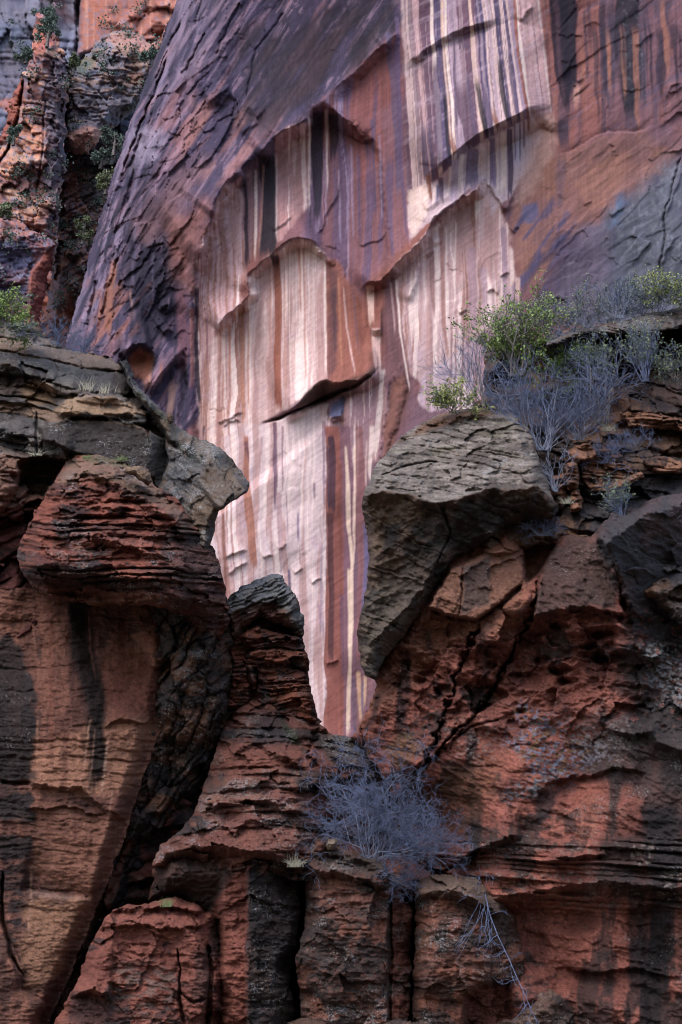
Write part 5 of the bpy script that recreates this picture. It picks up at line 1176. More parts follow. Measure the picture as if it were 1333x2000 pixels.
for x, y, w, h in [(1174, 1288, 16, 7), (1096, 1222, 20, 5), (1150, 1262, 18, 6), (1096, 1310, 24, 8), (1060, 1290, 16, 8), (1110, 1330, 18, 6), (1010, 1320, 14, 6), (1020, 1390, 10, 4), (960, 1300, 12, 8), (870, 1350, 20, 12), (820, 1330, 14, 6), (1180, 1240, 24, 6)]:
    R.recess([(x - w, y), (x - w * .5, y - h), (x + w * .6, y - h), (x + w, y), (x + w * .3, y + h), (x - w * .5, y + h)], .5, 5, 3)
# lower ledges
R.ledge([(880, 1690), (910, 1670), (944, 1652), (990, 1636), (1020, 1628)], .8, 30, k=.8)
R.crack([(868, 1704), (905, 1684), (942, 1656)], 4, .8)
R.ledge([(1040, 1560), (1070, 1530), (1120, 1516), (1160, 1512), (1200, 1500), (1260, 1504)], .35, 60)
R.ledge([(1262, 1420), (1290, 1450), (1333, 1466), (1400, 1470)], .6, 50); R.ledge([(1180, 1420), (1240, 1436), (1280, 1424)], .4, 30)
R.plane([(1180, 1060), (1250, 1000), (1480, 940), (1480, 1240), (1330, 1250), (1240, 1200), (1206, 1130)], -.9, -.5, .6, 8, 6, flatten=.5)
R.facets(R.mask([(1180, 1060), (1250, 1000), (1480, 940), (1480, 1240), (1330, 1250)], 10, 8), 110, 70, .6, .8, -30, 6); R.rough(1, 30, .08, 5, 13, sx=2, sy=.7, ang=-30, ridge=True)
lm = sstep(1630, 1660, Y) * sstep(1800, 1760, Y)
il, f, al_ = R.strata(lm, ang=-3, tmin=7, tmax=24, amp=.45, groove=.12, warp=5, wscale=160, seed=34, along=80)
R.ledge([(930, 1760), (990, 1750), (1100, 1730), (1180, 1720), (1300, 1734), (1480, 1740)], .7, 30, k=1.6)
R.ledge([(1070, 1678), (1120, 1672), (1180, 1668), (1190, 1680)], .5, 10)
R.recess([(985, 1780), (1060, 1760), (1200, 1756), (1290, 1770), (1320, 1860), (1300, 1960), (1200, 1950), (1100, 1930), (1010, 1900)], .7, 30, 8, 40)
R.rough(sstep(1760, 1800, Y), 70, .3, 5, 9)
R.ledge([(1100, 1890), (1160, 1900), (1240, 1890), (1333, 1910)], .4, 60)
R.bulge([(1000, 1930), (1060, 1926), (1110, 1950), (1140, 2080), (1000, 2080)], .6, 40)
fine(R, 1.4, ang=-12)
v, v2 = coat(R, C(168, 96, 78), C(132, 74, 62), C(64, 53, 51), sc=90, vlo=.16, vhi=.45)
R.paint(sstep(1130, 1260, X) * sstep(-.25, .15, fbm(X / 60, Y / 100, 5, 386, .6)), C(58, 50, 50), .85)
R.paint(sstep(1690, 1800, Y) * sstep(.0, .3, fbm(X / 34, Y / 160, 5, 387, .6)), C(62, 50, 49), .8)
R.zone([(700, 1400), (760, 1260), (880, 1080), (1030, 1030), (1040, 1180), (980, 1240), (880, 1260), (790, 1350)], C(160, 104, 78), .7, 20, 14)
R.zone([(856, 1150), (880, 1112), (934, 1086), (986, 1070), (1026, 1098), (1024, 1136), (982, 1178), (930, 1212), (880, 1206), (836, 1186)], C(146, 100, 78), .8, 5, 4)
R.zone([(905, 1110), (958, 1086), (960, 1180), (905, 1200)], C(96, 78, 72), .85, 4, 5)
R.zone([(1022, 1060), (1050, 1044), (1086, 1064), (1052, 1124), (1026, 1140)], C(150, 96, 72), .85, 4, 3)
R.zone([(1050, 1130), (1086, 1068), (1104, 1044), (1152, 1046), (1190, 1066), (1214, 1150), (1200, 1190), (1120, 1190), (1040, 1210)], C(76, 62, 58), .88, 8, 10)
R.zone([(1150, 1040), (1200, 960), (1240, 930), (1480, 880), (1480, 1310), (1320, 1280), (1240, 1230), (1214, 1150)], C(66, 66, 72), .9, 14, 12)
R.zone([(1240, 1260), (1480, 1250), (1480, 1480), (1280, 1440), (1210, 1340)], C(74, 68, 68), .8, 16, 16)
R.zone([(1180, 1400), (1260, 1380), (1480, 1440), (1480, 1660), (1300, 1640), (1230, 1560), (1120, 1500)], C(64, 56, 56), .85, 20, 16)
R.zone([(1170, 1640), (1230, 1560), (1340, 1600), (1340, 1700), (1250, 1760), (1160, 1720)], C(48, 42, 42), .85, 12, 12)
R.zone([(1110, 1550), (1180, 1520), (1260, 1560), (1240, 1630), (1150, 1640)], C(150, 82, 64), .6, 16, 12)
R.streak([(918, 1418), (922, 1480), (926, 1560), (930, 1640), (920, 1690)], [18, 20, 24, 30, 20], C(50, 42, 42), .9, 6, 6, 20, 10)
R.streak([(792, 1260), (790, 1320), (784, 1400), (776, 1450)], [20, 22, 24, 12], C(60, 46, 48), .85, 6, 6, 20, 20)
R.streak([(738, 1350), (730, 1400), (716, 1430)], [14, 14, 8], C(62, 48, 48), .8, 5, 4, 10, 10)
R.streak([(1066, 1540), (1062, 1580), (1056, 1618)], [60, 40, 8], C(54, 46, 48), .85, 6, 6, 10, 10)
R.streak([(1206, 1490), (1200, 1560), (1190, 1640)], [26, 20, 24], C(52, 44, 44), .85, 6, 6, 10, 10)
R.streak([(1290, 1560), (1300, 1760), (1284, 1880), (1256, 2080)], [70, 54, 50, 60], C(44, 38, 40), .9, 10, 10, 30, 20)
R.streak([(1252, 1720), (1240, 1800), (1246, 1960)], [50, 30, 44], C(48, 40, 42), .75, 10, 10, 20, 40)
R.streak([(1340, 1620), (1340, 1780), (1330, 1940)], [30, 30, 20], C(50, 42, 42), .7, 10, 10, 30, 40)
R.streak([(940, 1230), (950, 1290), (944, 1350)], [20, 24, 14], C(62, 46, 46), .75, 6, 6, 10, 20)
R.streak([(832, 1230), (840, 1290)], [18, 10], C(92, 70, 66), .7, 5, 5, 8, 16)
for x in (1012, 1086, 1140, 1164, 1100):
    R.streak([(x, 1560 + (x * 7) % 30), (x - 4, 1650)], [8, 5], C(166, 104, 84), .6, 4, 4, 10, 20)
R.zone([(820, 1560), (900, 1500), (980, 1480), (960, 1560), (880, 1640)], C(120, 78, 54), .6, 24, 20)
R.zone([(750, 1460), (800, 1430), (830, 1470), (780, 1500)], C(104, 88, 60), .6, 10, 10)
# blue-grey lichen field
lf = R.mask([(1000, 1384), (1050, 1384), (1110, 1410), (1150, 1440), (1180, 1470), (1130, 1510), (1080, 1530), (1040, 1530), (1030, 1500), (1004, 1460)], 26, 26, 30)
bl = fbm(X / 5, Y / 4, 4, 381)
R.paint(lf * sstep(-.1, .3, bl), C(120, 128, 152), .85)
R.paint(lf * sstep(.25, .55, fbm(X / 9, Y / 7, 4, 382)), C(132, 104, 66), .7)
R.paint(R.mask([(980, 1550), (1040, 1520), (1100, 1500), (1090, 1540), (1000, 1570)], 10, 12) * sstep(0, .3, bl), C(132, 132, 140), .8)
R.paint(R.mask([(1100, 1400), (1200, 1380), (1240, 1440), (1180, 1480), (1120, 1460)], 24, 20) * sstep(0.05, .35, bl), C(134, 124, 122), .7)
R.paint(R.mask([(1240, 1250), (1333, 1260), (1340, 1380), (1270, 1330)], 14, 14) * sstep(0, .3, bl), C(150, 152, 156), .8)
R.paint(R.mask([(880, 1410), (960, 1420), (960, 1500), (890, 1480)], 20, 16) * sstep(.1, .4, bl), C(140, 128, 124), .7)
R.paint(lm * sstep(.1, .4, bl) * sstep(.1, .4, fbm(X / 60, Y / 14, 3, 384)), C(138, 122, 112), .7)
specks(R, sstep(1230, 1330, X), .7, .55, 3, 50); specks(R, 1, .7, .52, 3.4, 60)
R.paint(sstep(.5, .8, v2) * redm, C(168, 100, 84), .5)
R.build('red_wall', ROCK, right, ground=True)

# upper shelf behind the shrubs
U_ = Mass([(946, 690), (980, 660), (1030, 660), (1080, 652), (1150, 638), (1240, 622), (1333, 604), (1395, 580), (1395, 1240), (1330, 1220), (1200, 1120), (1100, 1060), (940, 1090), (930, 900), (944, 760)], 47.0, 1.9, 4, 16, seed=72, back=5)
X, Y = U_.PX, U_.PY
U_.round_edge(20, .8)
U_.P += 1.1 * (Y - 780) / 100
iu, f, a_ = U_.strata(1, ang=-8, tmin=12, tmax=60, amp=.5, groove=.15, warp=14, wscale=90, seed=36, along=70)
U_.facets(1, 50, 36, .6, .7, -10, 3); U_.rough(1, 40, .25, 5, 4, ridge=True)
U_.recess([(1060, 672), (1180, 656), (1340, 640), (1480, 630), (1480, 720), (1290, 720), (1160, 740), (1000, 760), (960, 740), (1000, 690)], 1.6, 12)
U_.ledge([(1180, 724), (1240, 712), (1333, 700), (1480, 690)], .7, 30)
U_.bulge([(1180, 760), (1250, 740), (1340, 720), (1400, 800), (1340, 830), (1240, 830)], .7, 40)
U_.ledge([(1180, 820), (1260, 800), (1340, 810), (1480, 806)], .6, 30)
U_.ledge([(1100, 930), (1160, 960), (1230, 950), (1333, 910)], .5, 50)
fine(U_, 1.4, ang=-8)
coat(U_, C(96, 82, 76), C(126, 92, 72), K['drk'], sc=60, vlo=.0, vhi=.35)
by_layer(U_, iu, C(150, 110, 82), .5)
U_.zone([(946, 690), (1000, 660), (1020, 720), (1000, 780), (950, 760)], C(74, 56, 50), .8, 8, 8)
U_.zone([(1180, 770), (1220, 760), (1226, 820), (1190, 830)], C(156, 106, 80), .8, 6, 6)
U_.zone([(1230, 740), (1340, 720), (1340, 800), (1250, 800)], C(84, 70, 70), .7, 14, 12)
U_.zone([(1130, 960), (1240, 920), (1480, 890), (1480, 1200), (1260, 1120), (1160, 1040)], C(72, 72, 78), .85, 16, 14)
U_.zone([(1240, 660), (1340, 650), (1340, 690), (1260, 690)], C(136, 84, 58), .7, 6, 8)
specks(U_, sstep(820, 900, Y), .7, .5, 3.2, 50)
U_.build('upper_shelf', ROCK, right)
# the buttes run on past both sides of the frame
def outer(outline, Y0, seed, parent, c1, c2):
    M = Mass(outline, Y0, 7, 8, 60, seed=seed, back=8)
    M.round_edge(60, 1.5); M.rough(1, 220, 1.4, 4, 3); M.strata(1, -4, 30, 110, .8, .25, warp=30, wscale=300, seed=seed, along=260); M.facets(1, 150, 110, 1.0, .7, 5, 4)
    coat(M, c1, c2, K['drk'], sc=160, vlo=0, vhi=.35)
    M.build('outer_wall', ROCK, parent, ground=True)
outer([(1340, 660), (1388, 590), (1600, 560), (2100, 600), (2100, 2080), (1340, 2080), (1370, 1500)], 45.4, 97, right, C(110, 80, 72), C(130, 78, 64))
outer([(40, 720), (-50, 640), (-300, 560), (-800, 520), (-800, 2080), (10, 2080), (0, 1500)], 47.4, 98, left, C(110, 80, 72), C(120, 72, 60))
# flat slab roof of the shelf
S1 = Mass([(1060, 672), (1100, 656), (1150, 640), (1200, 632), (1250, 616), (1333, 600), (1395, 575), (1395, 640), (1333, 640), (1270, 652), (1200, 656), (1150, 652), (1110, 662), (1080, 676)], 45.2, ST, 3, 14, seed=73, back=4)
S1.round_edge(10, .4); S1.P += -1.1 * (640 - S1.PY - .12 * (1200 - S1.PX)) / 40
S1.strata(1, -10, 5, 14, .18, .1, seed=3, along=60); fine(S1, 1.2, ang=-12)
coat(S1, C(112, 106, 104), C(96, 82, 74), K['drk'], sc=30, vlo=.2, vhi=.5)
S1.zone([(1060, 676), (1150, 650), (1200, 654), (1270, 650), (1340, 636), (1340, 646), (1200, 664)], C(60, 50, 46), .7, 3, 3)
specks(S1, 1, .6, .5, 3, 40)
tag(S1.build('roof_slab', ROCK), 'flat grey rock slab jutting over a dark hollow at the upper right, shrubs on top', 'rock slab')

# blocky orange stack right of the boulder
stack = empty('rock_stack', Vector((at(1140, 930, 43.6))), 'cracked orange block stack between the boulder and the dark slope', 'rock')
ocol = [C(158, 108, 80), C(136, 92, 70), K['drk']]
for i, (o, y0) in enumerate([([(1108, 880), (1124, 870), (1152, 866), (1166, 884), (1160, 900), (1130, 904), (1110, 900)], 43.9),
                             ([(1106, 902), (1128, 904), (1134, 930), (1130, 958), (1110, 956), (1104, 930)], 43.8),
                             ([(1112, 956), (1132, 954), (1140, 980), (1136, 998), (1114, 1000)], 43.9),
                             ([(1132, 870), (1170, 866), (1210, 886), (1236, 910), (1240, 936), (1200, 958), (1160, 960), (1136, 940)], 44.1),
                             ([(1076, 930), (1104, 924), (1108, 960), (1104, 996), (1084, 992), (1078, 960)], 44.0),
                             ([(1232, 926), (1254, 920), (1262, 930), (1200, 962), (1180, 964)], 43.8),
                             ([(1256, 896), (1300, 890), (1340, 906), (1338, 924), (1290, 924), (1262, 916)], 44.4),
                             ([(1210, 806), (1260, 802), (1340, 812), (1420, 820), (1420, 850), (1300, 840), (1230, 834)], 45.2)]):
    slab(o, y0, 80 + i, 9, .45, -4, .25, ocol, 'rock_block', .25, 2, stack, None, 6, 22, 3)

# the overhanging boulder
Bo = Mass([(722, 940), (734, 906), (758, 880), (776, 862), (796, 845), (828, 824), (866, 806), (904, 800), (952, 794), (986, 796), (1012, 808), (1036, 840), (1046, 872), (1058, 912), (1074, 956), (1092, 996), (1082, 1008), (1032, 1014), (990, 1026), (960, 1048), (930, 1072), (890, 1086), (858, 1134), (822, 1192), (790, 1242), (764, 1272), (746, 1300), (734, 1326), (712, 1320), (704, 1290), (698, 1236), (706, 1194), (718, 1140), (722, 1090), (716, 1040), (708, 986), (712, 962)], 43.1, ST, 3, 16, seed=74, back=4)
X, Y = Bo.PX, Bo.PY
Bo.round_edge(26, .8)
rim = np.interp(X, [690, 712, 760, 800, 850, 900, 950, 1010, 1050, 1100], [962, 964, 958, 966, 984, 972, 954, 956, 946, 990]) + 4 * fbm(X / 20, Y / 40, 3, 9)
up = np.clip(rim - Y, 0, 400); dn = np.clip(Y - rim, 0, 500)
Bo.P += np.where(Y < rim, 1.3 - 2.2 * up / 150, 1.3 - 1.1 * (1 - np.exp(-dn / 60)) - .15 * dn / 100)
Bo.P += .4 * sstep(1060, 1000, X) * 0
Bo.plane([(1040, 840), (1100, 1000), (1040, 1010), (1036, 940)], -1.6, 0, -.1, 6, 3)
tm = sstep(rim + 3, rim - 3, Y)
ib_, f, a_ = Bo.strata(tm, ang=-7, tmin=4, tmax=18, amp=.13, groove=.045, warp=9, wscale=90, seed=38, along=60)
Bo.strata(1 - tm, ang=-24, tmin=6, tmax=30, amp=.16, groove=.05, warp=16, wscale=120, seed=39, along=90)
Bo.rough(1 - tm, 40, .16, 5, 4, sx=2, sy=.7, ang=30, ridge=True)
Bo.rough(1 - tm, 70, .3, 4, 5)
Bo.ledge([(770, 862), (800, 846), (850, 820), (900, 812), (960, 806)], .3, 12); Bo.ledge([(948, 1052), (980, 1020), (1020, 996), (1040, 988)], .35, 20)
Bo.ledge([(720, 1260), (760, 1220), (800, 1180), (850, 1110), (900, 1072)], .4, 30, k=.5)
Bo.crack([(742, 930), (800, 906), (860, 900)], 2, .2); Bo.crack([(860, 984), (880, 1040), (850, 1110)], 2, .2); Bo.facets(tm, 60, 26, .16, .7, 12, 8)
fine(Bo, 1.3, ang=-7)
n = tint(Bo, C(134, 121, 112), C(100, 88, 82), 50, 2, -.2, .4, sx=2, sy=.5)
Bo.paint(tm * sstep(.1, .5, fbm(X / 45, Y / 7, 5, 391, .65)), C(164, 150, 138), .75)
Bo.paint(tm * sstep(.15, .5, fbm(X / 36, Y / 6, 5, 392, .65)), C(92, 84, 76), .75)
Bo.paint(tm * sstep(.2, .5, fbm(X / 40, Y / 16, 4, 393)) * sstep(940, 860, Y), C(104, 98, 70), .35)
Bo.zone([(770, 866), (860, 806), (960, 794), (990, 800), (900, 820), (820, 850)], C(134, 92, 66), .7, 6, 5)
dm = 1 - tm  # lit top and shaded underside put into the colour, split at the rim
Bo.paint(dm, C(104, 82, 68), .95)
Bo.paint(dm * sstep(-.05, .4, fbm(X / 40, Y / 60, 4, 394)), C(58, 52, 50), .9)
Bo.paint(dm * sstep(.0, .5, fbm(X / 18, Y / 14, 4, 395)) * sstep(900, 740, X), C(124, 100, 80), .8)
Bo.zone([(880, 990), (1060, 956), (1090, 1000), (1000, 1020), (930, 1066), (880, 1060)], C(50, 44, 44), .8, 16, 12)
Bo.zone([(700, 1190), (800, 1100), (840, 1140), (760, 1270), (720, 1320)], C(96, 88, 80), .6, 16, 14)
specks(Bo, tm, .8, .4, 3, 40); Bo.rough(tm, 12, .05, 4, 17, sx=2.5, sy=.6, ang=8); specks(Bo, dm, .5, .62, 2.6, 60)
Bo.P += .0
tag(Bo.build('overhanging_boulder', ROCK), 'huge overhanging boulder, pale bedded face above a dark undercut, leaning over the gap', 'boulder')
# stone on the boulder's top, and a few loose stones
def stone(outline, Y0, seed, label, cols):
    M = Mass(outline, Y0, 1.6, 2, 8, seed=seed, back=.6)
    M.round_edge(10, .35); M.facets(1, 16, 12, .12, .8, 10, 2); fine(M); coat(M, cols[0], cols[1], K['drk'], sc=20, vlo=.25, vhi=.5)
    return tag(M.build('stone', ROCK), label, 'stone')
stone([(922, 800), (930, 784), (946, 778), (958, 786), (960, 798), (940, 802)], 44.5, 91, 'small brown stone perched on top of the overhanging boulder', [C(130, 88, 66), C(104, 76, 62)])
stone([(244, 915), (270, 908), (292, 916), (297, 940), (290, 950), (262, 930), (246, 924)], 43.2, 92, 'tan flat-topped stone lying on the shoulder of the red bulge', [C(140, 112, 88), C(104, 84, 72)])
stone([(634, 1652), (642, 1640), (656, 1637), (662, 1648), (654, 1662), (638, 1662)], 42.9, 93, 'pale loose stone on the pillar ledge beside the bare shrub', [C(150, 128, 108), C(112, 92, 80)])
stone([(612, 1662), (620, 1646), (632, 1642), (636, 1660), (628, 1668)], 43.0, 94, 'dark loose stone left of the pale one on the pillar ledge', [C(112, 70, 56), C(96, 66, 56)])
stone([(46, 640), (60, 634), (80, 640), (82, 654), (60, 652)], 47.6, 95, 'flat tan stone on the crest of the left slope under the green bush', [C(158, 118, 88), C(120, 92, 76)])
stone([(332, 806), (340, 808), (339, 822), (332, 828), (326, 818)], 45.4, 96, 'small upright brown stone on the back of the beak-shaped overhang', [C(126, 96, 74), C(96, 78, 66)])
# ================================================================== shrubs, tufts and dead branches
def plant_material(name, c1, c2, rough=.7, scale=6.0, trans=0.0):
    m = bpy.data.materials.new(name); m.use_nodes = True
    nt = m.node_tree; b_ = nt.nodes['Principled BSDF']
    tc_ = nt.nodes.new('ShaderNodeTexCoord'); n_ = nt.nodes.new('ShaderNodeTexNoise'); n_.inputs['Scale'].default_value = scale; n_.inputs['Detail'].default_value = 3
    r_ = nt.nodes.new('ShaderNodeValToRGB'); r_.color_ramp.elements[0].position = .35; r_.color_ramp.elements[1].position = .65
    r_.color_ramp.elements[0].color = (*c1, 1); r_.color_ramp.elements[1].color = (*c2, 1)
    nt.links.new(tc_.outputs['Object'], n_.inputs['Vector']); nt.links.new(n_.outputs['Fac'], r_.inputs['Fac']); nt.links.new(r_.outputs['Color'], b_.inputs['Base Color'])
    b_.inputs['Roughness'].default_value = rough; b_.inputs['Specular IOR Level'].default_value = .25
    return m
BARK_BLUE = plant_material('grey_twig_bark', (.05, .06, .105), (.115, .14, .23))
BARK_DARK = plant_material('dark_bark', (.07, .06, .06), (.16, .14, .14))
BARK_PALE = plant_material('pale_bark', (.10, .11, .16), (.22, .24, .32))
LEAF_GREEN = plant_material('green_leaves', (.07, .12, .03), (.20, .28, .07), .5, 5)
LEAF_OLIVE = plant_material('olive_leaves', (.09, .12, .07), (.19, .22, .13), .6, 5)
LEAF_YELLOW = plant_material('yellow_green_leaves', (.12, .15, .05), (.28, .30, .10), .6, 5)
LEAF_DARK = plant_material('dark_far_leaves', (.06, .09, .08), (.12, .16, .14), .7, 2)  # bluish distance haze put into the leaf colour
STRAW = plant_material('dry_grass', (.26, .24, .18), (.42, .40, .32), .8, 6)
GRASS = plant_material('green_grass', (.10, .14, .06), (.22, .26, .12), .8, 6)
MOSS = plant_material('moss', (.04, .06, .02), (.10, .13, .05), .9, 8)
rnd = random.Random(5)
def rvec():
    while True:
        v = Vector((rnd.uniform(-1, 1), rnd.uniform(-1, 1), rnd.uniform(-1, 1)))
        if .05 < v.length < 1: return v.normalized()
def grow(out, tips, p, d, length, r, level, kids, wob=.35, lift=.0, ratio=.62, nseg=5, spread=.8):
    """one branch with its side branches; segments go to out as (p0, p1, r0, r1, level)"""
    st = length / nseg; q = p.copy(); dd = d.copy()
    pts = [q.copy()]
    for i in range(nseg):
        dd = (dd + rvec() * wob + Vector((0, 0, lift))).normalized()
        n = q + dd * st
        out.append((q.copy(), n.copy(), r * (1 - .55 * i / nseg), r * (1 - .55 * (i + 1) / nseg), level))
        q = n; pts.append(q.copy())
    if level <= 0:
        tips.append((q.copy(), dd.copy())); return
    for k in range(kids[level - 1] if isinstance(kids, (list, tuple)) else kids):
        t = rnd.uniform(.25, 1.0); j = min(nseg - 1, int(t * nseg))
        b0 = pts[j].lerp(pts[j + 1], t * nseg - j)
        nd = (pts[j + 1] - pts[j]).normalized() + rvec() * spread
        grow(out, tips, b0, nd.normalized(), length * ratio * rnd.uniform(.6, 1.15), max(r * .55, .0048), level - 1, kids, wob, lift, ratio, nseg, spread)
    tips.append((q.copy(), dd.copy()))
def tubes(name, segs, mat, parent, sides=3):
    n = len(segs)
    if not n: return None
    P0 = np.array([s_[0] for s_ in segs]); P1 = np.array([s_[1] for s_ in segs]); R0 = np.array([s_[2] for s_ in segs]); R1 = np.array([s_[3] for s_ in segs])
    D = P1 - P0; D /= np.linalg.norm(D, axis=1)[:, None] + 1e-9
    A_ = np.cross(D, np.where(np.abs(D[:, 2:3]) < .9, [[0, 0, 1.]], [[1., 0, 0]])); A_ /= np.linalg.norm(A_, axis=1)[:, None]; B_ = np.cross(D, A_)
    ring0, ring1 = [], []
    for k in range(sides):
        a = 2 * math.pi * k / sides
        o = A_ * math.cos(a) + B_ * math.sin(a)
        ring0.append(P0 + o * R0[:, None]); ring1.append(P1 + o * R1[:, None])
    V = np.stack(ring0 + ring1, 1).reshape(-1, 3)
    base = np.arange(n)[:, None] * (2 * sides)
    Q = np.concatenate([base + np.array([[k, (k + 1) % sides, sides + (k + 1) % sides, sides + k]]) for k in range(sides)])
    return mesh_object(name, V, Q, mat, parent)
def leaves(name, pts, size, mat, parent, per=1, scatter=.05, flat=.0):
    V = []; 
    for p, d in pts:
        for k in range(per):
            c = p + rvec() * scatter * rnd.uniform(.2, 1)
            u = (d * .6 + rvec()).normalized(); w_ = u.cross(rvec()).normalized()
            s_ = size * rnd.uniform(.6, 1.3)
            V += [c, c + u * s_ * .5 + w_ * s_ * .32, c + u * s_, c + u * s_ * .5 - w_ * s_ * .32]
    V = np.array(V); Q = np.arange(len(V)).reshape(-1, 4)
    return mesh_object(name, V, Q, mat, parent, smooth=False)
def shrub(name, px, py, Yd, hpx, wpx, label, bark, stems=9, kids=(5, 4), levels=2, leaf=None, lsize=.06, lper=3, lscat=.06, r=.016, wob=.5, lift=.02, lean=(0, 0, 0), cat='shrub', group=None, spread=.8, nseg=4, up=.6, fr=.6):
    base = at(px, py, Yd); m = ppm(Yd)
    H = 1.4 * hpx / m; Wd = 1.5 * wpx / m / 2
    stems = int(stems * 1.6)
    o = empty(name, base, label, cat, group)
    segs, tips = [], []
    for i in range(stems):
        a = rnd.uniform(0, 2 * math.pi); q = rnd.uniform(.15, 1) ** .7
        tgt = Vector((math.cos(a) * Wd * q * 1.0, math.sin(a) * Wd * q * .6, H * (1 - up * q * q * rnd.uniform(.3, 1)))) + Vector(lean)
        L = tgt.length
        grow(segs, tips, base + Vector((rnd.uniform(-.12, .12) * Wd, rnd.uniform(-.05, .05), 0)), tgt.normalized(), L * fr * rnd.uniform(.8, 1.1), r * rnd.uniform(.7, 1.2), levels, kids, wob, lift, .58, nseg, spread)
    main = [s_ for s_ in segs if s_[4] == levels]; tw = [s_ for s_ in segs if s_[4] < levels]
    tubes('stems', main, bark[0], o, 4); tag(tubes('twigs', tw, bark[1], o, 3), kind='stuff')
    if leaf is not None:
        tp = tips + [(s_[1], (s_[1] - s_[0]).normalized()) for s_ in tw if rnd.random() < .5]
        tag(leaves('foliage', tp, lsize, leaf, o, lper, lscat), kind='stuff')
    return o
BB = (BARK_PALE, BARK_BLUE)
# the bare shrub in the hollow: stems spray up, out and over the edge
def bare_bush():
    base = at(724, 1690, 43.7); o = empty('bare_shrub', base, 'large bare blue-grey shrub spraying out of the hollow in the middle', 'shrub')
    segs, tips = [], []
    for i in range(36):
        a = rnd.uniform(-.25, 2.9) if i < 29 else rnd.uniform(-1.3, -.2)
        L = rnd.uniform(1.2, 2.35) if i < 29 else rnd.uniform(.8, 1.5)
        d = Vector((math.cos(a) * .95, rnd.uniform(-.35, .25), math.sin(a) * 1.0 + .1)).normalized()
        grow(segs, tips, base + Vector((rnd.uniform(-.12, .12), rnd.uniform(-.1, .1), rnd.uniform(-.05, .15))), d, L, rnd.uniform(.007, .013), 3, (5, 5, 5), .55, .02, .6, 5, 1.0)
    tubes('stems', [s_ for s_ in segs if s_[4] == 3], BARK_PALE, o, 4)
    tag(tubes('twigs', [s_ for s_ in segs if s_[4] < 3], BARK_BLUE, o, 3), kind='stuff')
bare_bush()
shrub('bare_shrub', 820, 1520, 44.6, 120, 90, 'thin bare sapling twigs against the red wall, above and right of the big bare shrub', (BARK_BLUE, BARK_BLUE), 6, (3, 4), 2, r=.006, wob=.12)
# right-hand shelf, front to back
shrub('green_shrub', 1010, 735, 45.4, 150, 150, 'tall bright green bush with a forked dark trunk on the right-hand shelf', (BARK_DARK, BARK_DARK), 9, (6, 5), 2, LEAF_GREEN, .07, 3, .09, .028, .3, .03, up=.45, fr=.66)
shrub('green_shrub', 1075, 760, 45.5, 84, 110, 'low green bush spreading right of the tall green one', (BARK_DARK, BARK_BLUE), 8, (5, 4), 2, LEAF_GREEN, .06, 2, .08, .014)
shrub('green_shrub', 886, 806, 43.6, 66, 100, 'small light green bush on the crest of the overhanging boulder', (BARK_DARK, BARK_BLUE), 9, (5, 4), 2, LEAF_YELLOW, .065, 2, .07, .012)
shrub('bare_shrub', 940, 800, 43.9, 150, 120, 'thin leafless twigs leaning left over the pale cliff, behind the small green bush', (BARK_DARK, BARK_BLUE), 9, (4, 4), 2, r=.011, lean=(-.55, 0, 0), wob=.22, up=.5)
shrub('bare_shrub', 990, 800, 44.2, 110, 120, 'grey tangled brush along the top of the overhanging boulder', BB, 12, (5, 4), 2, r=.010)
shrub('bare_shrub', 1060, 880, 44.0, 170, 190, 'dense bare blue-grey shrub filling the notch behind the overhanging boulder', BB, 20, (5, 5), 2, r=.015, wob=.36)
shrub('bare_shrub', 1086, 960, 43.5, 110, 70, 'pale bare stems hanging down the crack beside the overhanging boulder', (BARK_PALE, BARK_PALE), 9, (4, 3), 2, r=.012)
shrub('bare_shrub', 1178, 828, 44.2, 160, 130, 'leafless grey bush with one long dark leaning stem, mid shelf', (BARK_DARK, BARK_BLUE), 13, (5, 4), 2, r=.016, lean=(-.35, 0, .1))
shrub('bare_shrub', 1185, 905, 43.9, 60, 150, 'low grey twiggy mat above the orange block stack', (BARK_BLUE, BARK_BLUE), 16, (4, 4), 2, r=.007, up=.8)
shrub('olive_shrub', 1262, 745, 44.6, 110, 90, 'upright olive broom-like shrub in front of the dark hollow', (BARK_BLUE, BARK_BLUE), 16, (5, 4), 2, LEAF_OLIVE, .05, 1, .03, .009, .16, .05, spread=.45, up=.35)
shrub('olive_shrub', 1160, 742, 45.0, 100, 130, 'grey-green brush under the roof slab, left of the broom-like shrub', BB, 14, (5, 4), 2, LEAF_OLIVE, .05, 1, .06, .010)
shrub('green_shrub', 1130, 720, 45.2, 60, 70, 'small green bush in the middle of the shelf under the slab', (BARK_DARK, BARK_BLUE), 7, (5, 4), 2, LEAF_GREEN, .055, 2, .06, .010)
shrub('yellow_green_shrub', 1090, 655, 46.6, 84, 100, 'sparse yellow-green shrub on the slab right of the tall green bush', (BARK_DARK, BARK_BLUE), 9, (5, 4), 2, LEAF_YELLOW, .055, 1, .07, .010)
shrub('olive_shrub', 1150, 640, 46.4, 84, 130, 'grey-green brush along the left part of the roof slab', BB, 14, (5, 4), 2, LEAF_OLIVE, .05, 1, .06, .010)
shrub('bare_shrub', 1212, 622, 46.0, 96, 120, 'pale leafless shrub with fanning stems on the roof slab', BB, 14, (5, 4), 2, r=.013)
shrub('yellow_green_shrub', 1296, 606, 46.0, 78, 120, 'yellow-green bush at the right end of the roof slab', (BARK_PALE, BARK_BLUE), 11, (5, 4), 2, LEAF_YELLOW, .055, 2, .07, .012)
shrub('bare_shrub', 1340, 596, 46.4, 70, 80, 'bare brush at the right frame edge above the roof slab', BB, 9, (5, 4), 2, LEAF_OLIVE, .05, 1, .06, r=.010)
